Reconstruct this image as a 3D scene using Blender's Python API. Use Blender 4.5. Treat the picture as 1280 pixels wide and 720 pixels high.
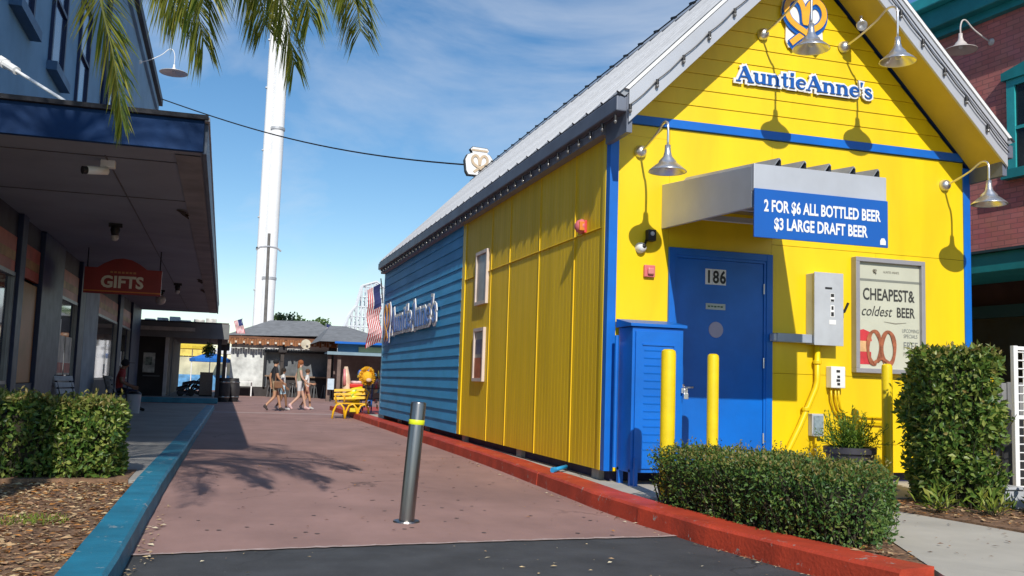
import bpy, bmesh, math, random
from mathutils import Vector, Matrix, Quaternion
random.seed(7)
for o in list(bpy.data.objects):
    bpy.data.objects.remove(o, do_unlink=True)
scene = bpy.context.scene
COL = scene.collection

# ------------------------------------------------------------------ camera
YAW, PITCH, ROLL = 0.2908, 0.0999, 0.0327
def cam_axes():
    fw = Vector((math.sin(YAW), math.cos(YAW), 0)); rt = Vector((math.cos(YAW), -math.sin(YAW), 0)); up = Vector((0, 0, 1))
    fw, up = math.cos(PITCH)*fw + math.sin(PITCH)*up, math.cos(PITCH)*up - math.sin(PITCH)*fw
    rt, up = math.cos(ROLL)*rt + math.sin(ROLL)*up, math.cos(ROLL)*up - math.sin(ROLL)*rt
    return rt, up, fw
rt, up, fw = cam_axes()
cd = bpy.data.cameras.new('camera'); cam = bpy.data.objects.new('camera', cd); COL.objects.link(cam)
cd.sensor_width = 36.0; cd.lens = 1190.0/1280*36; cd.clip_end = 3000; cd.clip_start = 0.05
M = Matrix.Identity(4)
for i, v in enumerate((rt, up, -fw)):
    for j in range(3): M[j][i] = v[j]
M.translation = (0, 0, 1.1)
cam.matrix_world = M
scene.camera = cam

# ------------------------------------------------------------------ light
SUN_DIR = Vector((0.152, 1.0, -0.77)).normalized()      # the way light travels
ELEV = math.asin(-SUN_DIR.z); AZ = math.atan2(-SUN_DIR.x, -SUN_DIR.y)
world = bpy.data.worlds.new('World'); scene.world = world; world.use_nodes = True
nt = world.node_tree; N = nt.nodes; LK = nt.links
bg = N['Background']; bg.inputs['Strength'].default_value = 0.12
sky = N.new('ShaderNodeTexSky'); sky.sky_type = 'NISHITA'; sky.sun_disc = False
sky.sun_elevation = ELEV; sky.sun_rotation = AZ; sky.altitude = 0; sky.air_density = 1.0; sky.dust_density = 0.0; sky.ozone_density = 1.5
tc = N.new('ShaderNodeTexCoord')
mp = N.new('ShaderNodeMapping'); mp.inputs['Scale'].default_value = (2.0, 2.0, 6.0); mp.inputs['Rotation'].default_value = (0.25, -0.35, 0.3)
LK.new(tc.outputs['Generated'], mp.inputs['Vector'])
n1 = N.new('ShaderNodeTexNoise'); n1.inputs['Scale'].default_value = 1.25; n1.inputs['Detail'].default_value = 9; n1.inputs['Roughness'].default_value = 0.55; n1.inputs['Distortion'].default_value = 0.5
LK.new(mp.outputs['Vector'], n1.inputs['Vector'])
cr = N.new('ShaderNodeValToRGB'); cr.color_ramp.elements[0].position = 0.46; cr.color_ramp.elements[1].position = 0.74
cr.color_ramp.elements[0].color = (0, 0, 0, 1); cr.color_ramp.elements[1].color = (0.62, 0.62, 0.62, 1)
LK.new(n1.outputs['Fac'], cr.inputs['Fac'])
mx = N.new('ShaderNodeMix'); mx.data_type = 'RGBA'
LK.new(cr.outputs['Color'], mx.inputs['Factor'])
hs = N.new('ShaderNodeHueSaturation'); hs.inputs['Saturation'].default_value = 1.28; LK.new(sky.outputs['Color'], hs.inputs['Color']); LK.new(hs.outputs['Color'], mx.inputs['A']); mx.inputs['B'].default_value = (6.6, 7.0, 7.6, 1)
LK.new(mx.outputs['Result'], bg.inputs['Color'])
sl = bpy.data.lights.new('sun', 'SUN'); sl.energy = 4.5; sl.angle = math.radians(0.55); sl.color = (1.0, 0.95, 0.87)
so = bpy.data.objects.new('sun', sl); COL.objects.link(so)
so.rotation_euler = SUN_DIR.to_track_quat('-Z', 'Y').to_euler(); so.location = (-5, -20, 20)
vs = scene.view_settings; vs.view_transform = 'Standard'; vs.look = 'None'; vs.exposure = 0.0; vs.gamma = 1.0; vs.use_curve_mapping = False
scene.render.engine = 'CYCLES'

# ------------------------------------------------------------------ materials
MATS = {}
def pm(name, col, rough=0.6, metal=0.0, var=0.10, vscale=3.0, bump=0.0, bscale=60.0, col2=None, spec=0.5, emit=None, coat=0.0, stain=0.0, sscale=0.8, stretch=None, chips=None, crack=None):
    """procedural paint: two octaves of colour wear + fine bump"""
    if name in MATS: return MATS[name]
    m = bpy.data.materials.new(name); m.use_nodes = True
    t = m.node_tree; n = t.nodes; l = t.links; b = n['Principled BSDF']
    b.inputs['Roughness'].default_value = rough; b.inputs['Metallic'].default_value = metal
    b.inputs['Specular IOR Level'].default_value = spec; b.inputs['Coat Weight'].default_value = coat
    c = n.new('ShaderNodeTexCoord'); vec = c.outputs['Object']
    if stretch:
        q = n.new('ShaderNodeMapping'); q.inputs['Scale'].default_value = stretch; l.new(vec, q.inputs['Vector']); vec = q.outputs['Vector']
    ns = n.new('ShaderNodeTexNoise'); ns.inputs['Scale'].default_value = vscale; ns.inputs['Detail'].default_value = 7; ns.inputs['Roughness'].default_value = 0.6
    l.new(vec, ns.inputs['Vector'])
    mxx = n.new('ShaderNodeMix'); mxx.data_type = 'RGBA'
    c2 = col2 if col2 else tuple(max(0, x*(1-var*1.6)) for x in col)
    c1 = tuple(min(1, x*(1+var)) for x in col)
    mxx.inputs['A'].default_value = (*c1, 1); mxx.inputs['B'].default_value = (*c2, 1)
    rp = n.new('ShaderNodeMapRange'); rp.inputs['From Min'].default_value = 0.32; rp.inputs['From Max'].default_value = 0.7
    l.new(ns.outputs['Fac'], rp.inputs['Value']); l.new(rp.outputs['Result'], mxx.inputs['Factor'])
    out = mxx.outputs['Result']
    if stain > 0:
        s = n.new('ShaderNodeTexNoise'); s.inputs['Scale'].default_value = sscale; s.inputs['Detail'].default_value = 4; s.inputs['Distortion'].default_value = 0.8
        l.new(vec, s.inputs['Vector'])
        r2 = n.new('ShaderNodeMapRange'); r2.inputs['From Min'].default_value = 0.48; r2.inputs['From Max'].default_value = 0.75; r2.inputs['To Max'].default_value = stain
        l.new(s.outputs['Fac'], r2.inputs['Value'])
        m3 = n.new('ShaderNodeMix'); m3.data_type = 'RGBA'; m3.inputs['B'].default_value = (*[x*0.45 for x in col], 1)
        l.new(out, m3.inputs['A']); l.new(r2.outputs['Result'], m3.inputs['Factor']); out = m3.outputs['Result']
    if chips:      # (colour, threshold, scale): worn-through spots
        s = n.new('ShaderNodeTexNoise'); s.inputs['Scale'].default_value = chips[2]; s.inputs['Detail'].default_value = 9; s.inputs['Roughness'].default_value = 0.72
        l.new(c.outputs['Object'], s.inputs['Vector']); r3 = n.new('ShaderNodeMapRange'); r3.inputs['From Min'].default_value = chips[1]; r3.inputs['From Max'].default_value = chips[1]+0.025
        l.new(s.outputs['Fac'], r3.inputs['Value']); m4 = n.new('ShaderNodeMix'); m4.data_type = 'RGBA'; m4.inputs['B'].default_value = (*chips[0], 1)
        l.new(out, m4.inputs['A']); l.new(r3.outputs['Result'], m4.inputs['Factor']); out = m4.outputs['Result']
    if crack:      # (scale, width): hairline cracks, broken up
        dn = n.new('ShaderNodeTexNoise'); dn.inputs['Scale'].default_value = crack[0]*3; dn.inputs['Detail'].default_value = 5; l.new(c.outputs['Object'], dn.inputs['Vector'])
        ad = n.new('ShaderNodeVectorMath'); ad.operation = 'MULTIPLY_ADD'; ad.inputs[1].default_value = (.35/crack[0],)*3; l.new(dn.outputs['Color'], ad.inputs[0]); l.new(c.outputs['Object'], ad.inputs[2])
        vo = n.new('ShaderNodeTexVoronoi'); vo.feature = 'DISTANCE_TO_EDGE'; vo.inputs['Scale'].default_value = crack[0]; l.new(ad.outputs[0], vo.inputs['Vector'])
        r4 = n.new('ShaderNodeMapRange'); r4.inputs['From Min'].default_value = crack[1]*.4; r4.inputs['From Max'].default_value = crack[1]; r4.inputs['To Min'].default_value = 0.75; r4.inputs['To Max'].default_value = 0.0; l.new(vo.outputs['Distance'], r4.inputs['Value'])
        mk_ = n.new('ShaderNodeMapRange'); mk_.inputs['From Min'].default_value = .46; mk_.inputs['From Max'].default_value = .58; nz_ = n.new('ShaderNodeTexNoise'); nz_.inputs['Scale'].default_value = crack[0]*.8; l.new(c.outputs['Object'], nz_.inputs['Vector']); l.new(nz_.outputs['Fac'], mk_.inputs['Value'])
        mu = n.new('ShaderNodeMath'); mu.operation = 'MULTIPLY'; l.new(r4.outputs['Result'], mu.inputs[0]); l.new(mk_.outputs['Result'], mu.inputs[1])
        m5 = n.new('ShaderNodeMix'); m5.data_type = 'RGBA'; m5.inputs['B'].default_value = (*[x*0.3 for x in col], 1); l.new(out, m5.inputs['A']); l.new(mu.outputs[0], m5.inputs['Factor']); out = m5.outputs['Result']
    l.new(out, b.inputs['Base Color'])
    rr = n.new('ShaderNodeMapRange'); rr.inputs['To Min'].default_value = max(0.02, rough-0.1); rr.inputs['To Max'].default_value = min(1, rough+0.1)
    l.new(ns.outputs['Fac'], rr.inputs['Value']); l.new(rr.outputs['Result'], b.inputs['Roughness'])
    if bump > 0:
        nb = n.new('ShaderNodeTexNoise'); nb.inputs['Scale'].default_value = bscale; nb.inputs['Detail'].default_value = 5
        l.new(vec, nb.inputs['Vector'])
        bp = n.new('ShaderNodeBump'); bp.inputs['Strength'].default_value = bump; bp.inputs['Distance'].default_value = 0.01
        l.new(nb.outputs['Fac'], bp.inputs['Height']); l.new(bp.outputs['Normal'], b.inputs['Normal'])
    if emit:
        b.inputs['Emission Color'].default_value = (*emit[:3], 1); b.inputs['Emission Strength'].default_value = emit[3]
    MATS[name] = m
    return m
def leafmat(name, c1, c2, c3, rough=0.45, trans=0.25):
    if name in MATS: return MATS[name]
    m = bpy.data.materials.new(name); m.use_nodes = True
    t = m.node_tree; n = t.nodes; l = t.links; b = n['Principled BSDF']; b.inputs['Roughness'].default_value = rough
    g = n.new('ShaderNodeNewGeometry'); r = n.new('ShaderNodeValToRGB')
    e = r.color_ramp.elements; e[0].color = (*c1, 1); e[1].color = (*c3, 1); e.new(0.5).color = (*c2, 1)
    l.new(g.outputs['Random Per Island'], r.inputs['Fac']); l.new(r.outputs['Color'], b.inputs['Base Color'])
    tr = n.new('ShaderNodeBsdfTranslucent'); l.new(r.outputs['Color'], tr.inputs['Color'])
    ms = n.new('ShaderNodeMixShader'); ms.inputs['Fac'].default_value = trans
    l.new(b.outputs['BSDF'], ms.inputs[1]); l.new(tr.outputs['BSDF'], ms.inputs[2]); l.new(ms.outputs['Shader'], n['Material Output'].inputs['Surface'])
    MATS[name] = m
    return m
def glassmat(name, tint, rough=0.04):
    if name in MATS: return MATS[name]
    m = pm(name, tint, rough, 0.0, 0.15, 1.0, spec=1.0, coat=0.6)
    return m

YEL = pm('yellow_paint', (0.87, 0.60, 0.003), 0.42, var=0.05, vscale=1.6, bump=0.10, bscale=22, stain=0.2, sscale=1.6, stretch=(1.3,1.3,.3), chips=((0.55,0.40,0.10),.735,10))
YELS = pm('yellow_side_paint', (0.82, 0.54, 0.006), 0.55, var=0.07, vscale=5, bump=0.12, bscale=40, stain=0.12, sscale=1.0, stretch=(1, 1, 0.12))
BLU = pm('blue_paint', (0.001, 0.135, 0.56), 0.42, var=0.09, vscale=2.0, bump=0.10, bscale=25, stain=0.18, sscale=2.2, chips=((0.12,0.22,0.42),.72,12))
SID = pm('blue_siding_paint', (0.045, 0.35, 0.68), 0.55, var=0.09, vscale=4, bump=0.15, bscale=35, stretch=(1, 0.3, 1))
GREYM = pm('grey_metal_trim', (0.52, 0.53, 0.56), 0.38, 0.25, 0.06, 2, 0.03, 60, stain=0.12)
ROOFM = pm('galvanised_roof', (0.32, 0.335, 0.36), 0.45, 0.35, 0.14, 3, 0.04, 50, stain=0.15)
GUT = pm('gutter_grey', (0.16, 0.18, 0.23), 0.5, 0.2, 0.1, 3)
ALU = pm('spun_aluminium', (0.72, 0.72, 0.73), 0.3, 0.85, 0.05, 6, 0.03, 120)
STEEL = pm('brushed_steel', (0.27, 0.26, 0.25), 0.30, 0.95, 0.12, 5, 0.10, 70, stretch=(1, 1, 0.1), stain=0.2, sscale=3)
BLACK = pm('black_plastic', (0.012, 0.012, 0.014), 0.5, var=0.2)
DARK = pm('dark_void_paint', (0.012, 0.012, 0.018), 0.8, var=0.2)
WHITE = pm('white_paint', (0.80, 0.80, 0.79), 0.45, var=0.04, vscale=3, stain=0.08)
SIGNB = pm('sign_blue', (0.006, 0.10, 0.42), 0.35, var=0.04, vscale=2)
LETB = pm('letter_blue', (0.006, 0.095, 0.40), 0.35, var=0.05)
ORANGE = pm('pretzel_orange', (0.86, 0.42, 0.03), 0.4, var=0.1, vscale=10)
GREYBOX = pm('grey_enamel', (0.50, 0.52, 0.55), 0.4, 0.1, 0.06, 4, stain=0.15, sscale=4)
INK = pm('black_ink', (0.02, 0.02, 0.02), 0.5, var=0.1)
ALRED = pm('alarm_red', (0.62, 0.06, 0.07), 0.4, var=0.1, vscale=10)
ALPINK = pm('faded_red_plastic', (0.66, 0.16, 0.17), 0.45, var=0.1, vscale=10)

# ------------------------------------------------------------------ mesh helpers
class MB:
    def __init__(s): s.v = []; s.f = []; s.m = []
    def add(s, vs, fs, mi=0):
        b = len(s.v); s.v += [tuple(v) for v in vs]; s.f += [tuple(b+i for i in f) for f in fs]; s.m += [mi]*len(fs); return s
    def box(s, x0, x1, y0, y1, z0, z1, mi=0):
        return s.add([(x0,y0,z0),(x1,y0,z0),(x1,y1,z0),(x0,y1,z0),(x0,y0,z1),(x1,y0,z1),(x1,y1,z1),(x0,y1,z1)],
                     [(0,3,2,1),(4,5,6,7),(0,1,5,4),(1,2,6,5),(2,3,7,6),(3,0,4,7)], mi)
    def obox(s, c, a, b, n, ha, hb, hn, mi=0):
        c, a, b, n = Vector(c), Vector(a).normalized()*ha, Vector(b).normalized()*hb, Vector(n).normalized()*hn
        vs = [c+i*a+j*b+k*n for k in (-1,1) for j in (-1,1) for i in (-1,1)]
        return s.add(vs, [(0,2,3,1),(4,5,7,6),(0,1,5,4),(1,3,7,5),(3,2,6,7),(2,0,4,6)], mi)
    def prism(s, poly, o, u, v, n, d, mi=0):
        """poly in (u,v) of frame o; front face at +n*0, back at -n*d"""
        o, u, v, n = Vector(o), Vector(u), Vector(v), Vector(n); k = len(poly)
        fr = [o+u*a+v*b for a, b in poly]; bk = [p-n*d for p in fr]
        return s.add(fr+bk, [tuple(range(k)), tuple(range(2*k-1, k-1, -1))] + [(i, i+k, (i+1) % k+k, (i+1) % k) for i in range(k)], mi)
    def tube(s, pts, r, seg=8, cap=True, mi=0):
        pts = [Vector(p) for p in pts]; k = len(pts); rs = r if isinstance(r, (list, tuple)) else [r]*k
        vs = []; ref = None
        for i, p in enumerate(pts):
            t = (pts[min(i+1, k-1)]-pts[max(i-1, 0)]).normalized()
            if ref is None: ref = t.orthogonal().normalized()
            ref = (ref-t*ref.dot(t)); ref = ref.normalized() if ref.length > 1e-6 else t.orthogonal().normalized()
            b = t.cross(ref)
            for j in range(seg):
                a = 2*math.pi*j/seg; vs.append(p+(ref*math.cos(a)+b*math.sin(a))*rs[i])
        fs = [(i*seg+j, i*seg+(j+1) % seg, (i+1)*seg+(j+1) % seg, (i+1)*seg+j) for i in range(k-1) for j in range(seg)]
        if cap: fs += [tuple(range(seg-1, -1, -1)), tuple((k-1)*seg+j for j in range(seg))]
        return s.add(vs, fs, mi)
    def lathe(s, prof, o=(0,0,0), axis=(0,0,1), seg=20, mi=0):
        o = Vector(o); ax = Vector(axis).normalized(); a = ax.orthogonal().normalized(); b = ax.cross(a); k = len(prof); vs = []
        for r, z in prof:
            for j in range(seg):
                t = 2*math.pi*j/seg; vs.append(o+ax*z+(a*math.cos(t)+b*math.sin(t))*r)
        fs = [(i*seg+j, i*seg+(j+1) % seg, (i+1)*seg+(j+1) % seg, (i+1)*seg+j) for i in range(k-1) for j in range(seg)]
        return s.add(vs, fs, mi)
    def ball(s, c, rx, ry, rz, seg=12, rings=8, mi=0):
        c = Vector(c); vs = [c+Vector((0,0,-rz))]
        for i in range(1, rings):
            p = math.pi*i/rings
            for j in range(seg):
                t = 2*math.pi*j/seg; vs.append(c+Vector((rx*math.sin(p)*math.cos(t), ry*math.sin(p)*math.sin(t), -rz*math.cos(p))))
        vs.append(c+Vector((0,0,rz))); L = len(vs)-1
        fs = [(0, 1+(j+1) % seg, 1+j) for j in range(seg)]
        for i in range(rings-2):
            fs += [(1+i*seg+j, 1+i*seg+(j+1) % seg, 1+(i+1)*seg+(j+1) % seg, 1+(i+1)*seg+j) for j in range(seg)]
        fs += [(1+(rings-2)*seg+j, 1+(rings-2)*seg+(j+1) % seg, L) for j in range(seg)]
        return s.add(vs, fs, mi)
ORIG = {}
def thing(name, label, cat, loc=(0,0,0), group=None, rz=0.0):
    o = bpy.data.objects.new(name, None); o.empty_display_size = 0.1; COL.objects.link(o); o.location = loc; o.rotation_euler = (0,0,rz)
    o['label'] = label; o['category'] = cat
    if group: o['group'] = group
    ORIG[o.name] = Vector(loc)
    return o
def obj(name, mb, mat, parent=None, smooth=False, bevel=0.0, label=None, cat=None, kind=None, group=None, origin=None, local=False, angle=None):
    """mesh object; mb is in world coordinates (or in the parent's own coordinates when local)"""
    og = Vector(origin) if origin is not None else (ORIG.get(parent.name, Vector((0,0,0))) if parent else Vector((0,0,0)))
    me = bpy.data.meshes.new(name)
    vs = mb.v if local else [tuple(Vector(v)-og) for v in mb.v]
    me.from_pydata(vs, [], mb.f)
    for m in (mat if isinstance(mat, (list, tuple)) else [mat]): me.materials.append(m)
    if max(mb.m, default=0) > 0: me.polygons.foreach_set('material_index', mb.m)
    if smooth: me.polygons.foreach_set('use_smooth', [True]*len(me.polygons))
    me.update()
    if smooth and angle: me.set_sharp_from_angle(angle=angle)
    o = bpy.data.objects.new(name, me); COL.objects.link(o)
    if parent: o.parent = parent; ORIG[o.name] = og
    else:
        if not local: o.location = og
        ORIG[o.name] = og
    if bevel > 0:
        b = o.modifiers.new('bevel', 'BEVEL'); b.width = bevel; b.segments = 2; b.limit_method = 'ANGLE'; b.angle_limit = math.radians(40)
    if label: o['label'] = label
    if cat: o['category'] = cat
    if kind: o['kind'] = kind
    if group: o['group'] = group
    return o
def share(name, src, parent, loc):
    o = src.copy(); o.name = name; COL.objects.link(o); o.parent = parent; o.location = loc; return o
def copy_tree(root, loc, rz=None, label=None, group=None, parent=None):
    c = root.copy(); COL.objects.link(c)
    if parent: c.parent = parent
    else:
        c.location = loc
        if rz is not None: c.rotation_euler = (0,0,rz)
        if label: c['label'] = label
        if group: c['group'] = group
    for ch in [x for x in bpy.data.objects if x.parent == root]: copy_tree(ch, None, parent=c)
    return c
def struct(name, mb, mat, **k): return obj(name, mb, mat, kind='structure', **k)
FRONT = dict(u=Vector((1,0,0)), v=Vector((0,0,1)), n=Vector((0,-1,0)))      # surfaces facing the camera side
SIDE = dict(u=Vector((0,-1,0)), v=Vector((0,0,1)), n=Vector((-1,0,0)))      # kiosk long side
EAST = dict(u=Vector((0,1,0)), v=Vector((0,0,1)), n=Vector((1,0,0)))        # left shops' front
def text_mb(body, o, fr, height, sx=1.0, bold=0.0, depth=0.004, align='CENTER', shear=0.0):
    cu = bpy.data.curves.new('text', 'FONT'); cu.body = body; cu.size = 1.0; cu.align_x = align; cu.offset = bold; cu.extrude = 0.0; cu.shear = shear; cu.resolution_u = 3
    t = bpy.data.objects.new('text', cu); COL.objects.link(t)
    dg = bpy.context.evaluated_depsgraph_get(); dg.update(); me = bpy.data.meshes.new_from_object(t.evaluated_get(dg))
    k = height/0.70; mb = MB(); o = Vector(o)
    vs = [o+fr['u']*v.co.x*k*sx+fr['v']*v.co.y*k+fr['n']*depth for v in me.vertices]
    mb.add(vs, [tuple(p.vertices) for p in me.polygons])
    bpy.data.objects.remove(t, do_unlink=True); bpy.data.curves.remove(cu); bpy.data.meshes.remove(me)
    return mb
def stroke(mb, pts, w, o, fr, k, infl=0.0, depth=0.01, lift=0.0, mi=0, ext=True):
    """2-D brush stroke with varying width turned into an extruded ribbon"""
    P = [Vector((a, b)) for a, b in pts]; n = len(P); ws = w if isinstance(w, (list, tuple)) else [w]*n
    if ext and infl > 0:
        P[0] = P[0]-(P[1]-P[0]).normalized()*infl; P[-1] = P[-1]+(P[-1]-P[-2]).normalized()*infl
    o = Vector(o); L = []; R_ = []
    for i in range(n):
        t = (P[min(i+1, n-1)]-P[max(i-1, 0)]).normalized(); q = Vector((-t.y, t.x))*(ws[i]/2+infl)
        L.append(P[i]+q); R_.append(P[i]-q)
    def w3(p, d): return o+fr['u']*p.x*k+fr['v']*p.y*k+fr['n']*d
    for i in range(n-1):
        q = [L[i], R_[i], R_[i+1], L[i+1]]
        f = [w3(p, lift+depth+i*0.00022) for p in q]; b = [w3(p, lift+i*0.00002) for p in q]
        fs = [(0,1,2,3), (0,3,7,4), (1,5,6,2)]
        if i == 0: fs.append((0,4,5,1))
        if i == n-2: fs.append((3,2,6,7))
        mb.add(f+b, fs, mi)
def arc(cx, cy, rx, ry, a0, a1, n=10):
    return [(cx+rx*math.cos(math.radians(a0+(a1-a0)*i/n)), cy+ry*math.sin(math.radians(a0+(a1-a0)*i/n))) for i in range(n+1)]
S_, T_ = 0.20, 0.10
GL = {
 'A': (1.0, [([(.08,.02),(.46,1.0)],.10), ([(.42,1.0),(.86,.02)],.23), ([(.24,.34),(.66,.34)],.09), ([(-.06,.035),(.24,.035)],.07), ([(.64,.035),(1.04,.035)],.07)]),
 'u': (.84, [([(.19,.66),(.19,.2)],S_), ([(.19,.22),(.25,.08),(.38,.05),(.52,.10),(.60,.2)],[.2,.16,.11,.1,.08]), ([(.65,.68),(.65,0)],S_), ([(.0,.65),(.2,.65)],.06), ([(.46,.65),(.66,.65)],.06), ([(.62,.03),(.84,.03)],.06)]),
 'n': (.88, [([(.19,.68),(.19,0)],S_), ([(.24,.5),(.36,.63),(.5,.64),(.6,.56),(.66,.4)],[.07,.1,.12,.16,.2]), ([(.66,.46),(.66,0)],S_), ([(.0,.65),(.2,.65)],.06), ([(.02,.03),(.36,.03)],.06), ([(.49,.03),(.84,.03)],.06)]),
 't': (.52, [([(.24,.9),(.24,.16)],S_*.9), ([(.24,.18),(.29,.06),(.4,.05),(.48,.12)],[.18,.12,.09,.05]), ([(.02,.64),(.46,.64)],.08)]),
 'i': (.42, [([(.2,.68),(.2,0)],S_), ([(.01,.65),(.2,.65)],.06), ([(.02,.03),(.38,.03)],.06), ([(.1,.9),(.3,.9)],.2)]),
 'e': (.72, [(arc(.36,.34,.26,.29,8,325,14),[.07,.08,.09,.1,.13,.16,.19,.2,.19,.17,.14,.11,.1,.08,.05]), ([(.16,.37),(.6,.37)],.07)]),
 's': (.58, [([(.47,.50),(.42,.61),(.28,.65),(.14,.6),(.11,.49),(.2,.40),(.34,.32),(.46,.23),(.47,.12),(.36,.04),(.22,.03),(.09,.11),(.06,.2)],[.05,.07,.08,.11,.14,.17,.18,.16,.13,.1,.08,.07,.05])]),
 "'": (.26, [([(.12,1.02),(.09,.72)],[.17,.06])]),
}
def serif_text(word, o, fr, k, infl, depth, lift):
    out = []; x = 0.0; j = 0
    for ch in word:
        adv, st = GL[ch]; mb = MB(); out.append(mb)
        for pts, w in st:
            stroke(mb, [(a+x, b) for a, b in pts], w, o, fr, k, infl, depth+j*0.00025, lift); j = (j+1) % 9
        x += adv
    return out, x*k
PRZ = [(-.56,-.80),(-.30,-.58),(0,-.36),(.32,-.20),(.62,.02),(.76,.34),(.68,.66),(.44,.82),(.20,.70),(.07,.40),(.03,.02),(-.03,.02),(-.07,.40),(-.20,.70),(-.44,.82),(-.68,.66),(-.76,.34),(-.62,.02),(-.32,-.20),(0,-.36),(.30,-.58),(.56,-.80)]
PRZ_OLD = [(-.52,-.78),(-.30,-.52),(-.05,-.28),(.22,-.10),(.48,.06),(.66,.32),(.62,.60),(.40,.76),(.18,.70),(0,.50),(-.18,.70),(-.40,.76),(-.62,.60),(-.66,.32),(-.48,.06),(-.22,-.10),(.05,-.28),(.30,-.52),(.52,-.78)]
def smooth_path(P, n=3):
    out = []
    for i in range(len(P)-1):
        p0, p1, p2, p3 = [Vector(P[max(0, min(len(P)-1, j))]) for j in (i-1, i, i+1, i+2)]
        for q in range(n):
            t = q/n; out.append(tuple(0.5*((2*p1)+(p2-p0)*t+(2*p0-5*p1+4*p2-p3)*t*t+(3*p1-p0-3*p2+p3)*t**3)))
    out.append(tuple(P[-1])); return out
PRZS = smooth_path(PRZ, 3)

# ================================================================== SETTING
def sheet(poly, z): return MB().add([(x, y, z) for x, y in poly], [tuple(range(len(poly)))])
ASPH = pm('asphalt', (0.060, 0.062, 0.067), 0.85, var=0.22, vscale=2.2, bump=0.6, bscale=220, stain=0.4, sscale=1.1, crack=(.5,.007), chips=((0.14,0.14,0.14),.625,30))
PROM = pm('mauve_coated_concrete', (0.335, 0.198, 0.170), 0.8, var=0.12, vscale=1.4, bump=0.3, bscale=150, stain=0.42, sscale=0.55, stretch=(1.0, 0.6, 1), crack=(.33,.006), chips=((0.42,0.33,0.30),.70,7))
CONC = pm('pale_concrete', (0.46, 0.43, 0.37), 0.85, var=0.08, vscale=1.5, bump=0.25, bscale=120, stain=0.3, sscale=0.9, crack=(.45,.006))
GCONC = pm('grey_concrete_walk', (0.30, 0.29, 0.27), 0.85, var=0.1, vscale=1.2, bump=0.25, bscale=120, stain=0.25)
REDK = pm('red_kerb_paint', (0.48, 0.050, 0.018), 0.6, var=0.20, vscale=3, bump=0.45, bscale=40, stain=0.35, sscale=1.6, chips=((0.34,0.28,0.24),.615,9))
BLUK = pm('teal_blue_kerb_paint', (0.016, 0.19, 0.30), 0.55, var=0.16, vscale=3, bump=0.45, bscale=40, stain=0.35, sscale=2, chips=((0.36,0.36,0.34),.615,9))
SOIL = pm('soil_mulch', (0.22, 0.125, 0.07), 0.95, var=0.35, vscale=14, bump=0.9, bscale=90)
struct('ground', sheet([(-600,-300),(600,-300),(600,1500),(-600,1500)], -0.012), pm('far_ground', (0.20, 0.17, 0.15), 0.9, var=0.15))
seam = [(-0.6, 6.20), (0.3, 6.33), (1.1, 6.42), (2.0, 6.50), (3.14, 6.57), (5.0, 6.7)]
# ragged edge between road and promenade
rag = []
for i in range(len(seam)-1):
    for q in range(14):
        t = q/14; rag.append((seam[i][0]+(seam[i+1][0]-seam[i][0])*t, seam[i][1]+(seam[i+1][1]-seam[i][1])*t+random.uniform(-.012,.012)))
struct('asphalt_road', sheet([(-14,-12),(14,-12),(14,6.9)]+[(5,6.72)]+rag[::-1]+[(-14,5.6)], 0.0), ASPH)
struct('promenade', sheet(rag+[(5,6.72),(5,14),(24,36),(24,95),(-9,95),(-9,36),(-0.6,31)], 0.004), PROM)
lip = MB()
for i in range(0, len(rag)-1):
    (a, b), (c, d) = rag[i], rag[i+1]; w0, w1 = random.uniform(.012,.05), random.uniform(.012,.05)
    lip.add([(a,b-.014,.008),(c,d-.014,.008),(c,d+w1,.0082),(a,b+w0,.0082)], [(0,1,2,3)])
struct('pavement_edge', lip, pm('worn_pale_edge', (0.43, 0.32, 0.29), 0.85, var=0.15, vscale=20))
# expansion joints across the promenade: shallow grooves with a paler far band
jm = pm('joint_filler', (0.12, 0.085, 0.08), 0.9, var=0.2)
for y in (13.6, 21.0, 27.5): struct('pavement_joint', sheet([(-0.4,y-.006),(3.4,y-.006),(3.4,y+.006),(-0.4,y+.006)], 0.0075), jm)
struct('pavement_band', sheet([(-0.2,28.6),(3.5,28.6),(3.5,29.3),(-0.2,29.3)], 0.0078), pm('pale_band', (0.42, 0.30, 0.27), 0.8, var=0.1))

def kerb(name, path, width, h, mat, side=1, cham=0.02, gap=0.006, seglen=3.0):
    """kerb stones swept along a path (outer face on the path), cut into stones"""
    # resample
    P = [Vector((a, b, 0)) for a, b in path]; pts = [P[0]]
    for i in range(len(P)-1):
        L = (P[i+1]-P[i]).length; k = max(1, round(L/0.5))
        pts += [P[i]+(P[i+1]-P[i])*(j/k) for j in range(1, k+1)]
    root = bpy.data.objects.new(name, None); COL.objects.link(root); root['kind'] = 'structure'; ORIG[root.name] = Vector((0,0,0))
    per = max(2, int(seglen/0.5)); i = 0
    while i < len(pts)-1:
        j = min(len(pts)-1, i+per); mb = MB(); rows = []
        for q in range(i, j+1):
            t = (pts[min(q+1, len(pts)-1)]-pts[max(q-1, 0)]).normalized(); nrm = Vector((t.y, -t.x, 0))*side
            p = pts[q].copy()
            if q == i and i > 0: p += t*gap
            wv = random.uniform(-.004,.004); hz = h+random.uniform(-.003,.003)
            rows.append([p+nrm*wv+Vector((0,0,-.05)), p+nrm*(wv+.012)+Vector((0,0,hz-cham)), p+nrm*(wv+.012+cham)+Vector((0,0,hz)), p+nrm*width+Vector((0,0,hz)), p+nrm*width+Vector((0,0,-.05))])
        vs = [v for r in rows for v in r]; n = len(rows)
        fs = [(a*5+b, a*5+b+1, (a+1)*5+b+1, (a+1)*5+b) for a in range(n-1) for b in range(4)] + [(0,4,3,2,1), tuple((n-1)*5+x for x in range(5))]
        mb.add(vs, fs); obj('kerb_stone', mb, mat, root); i = j
    return root
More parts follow.
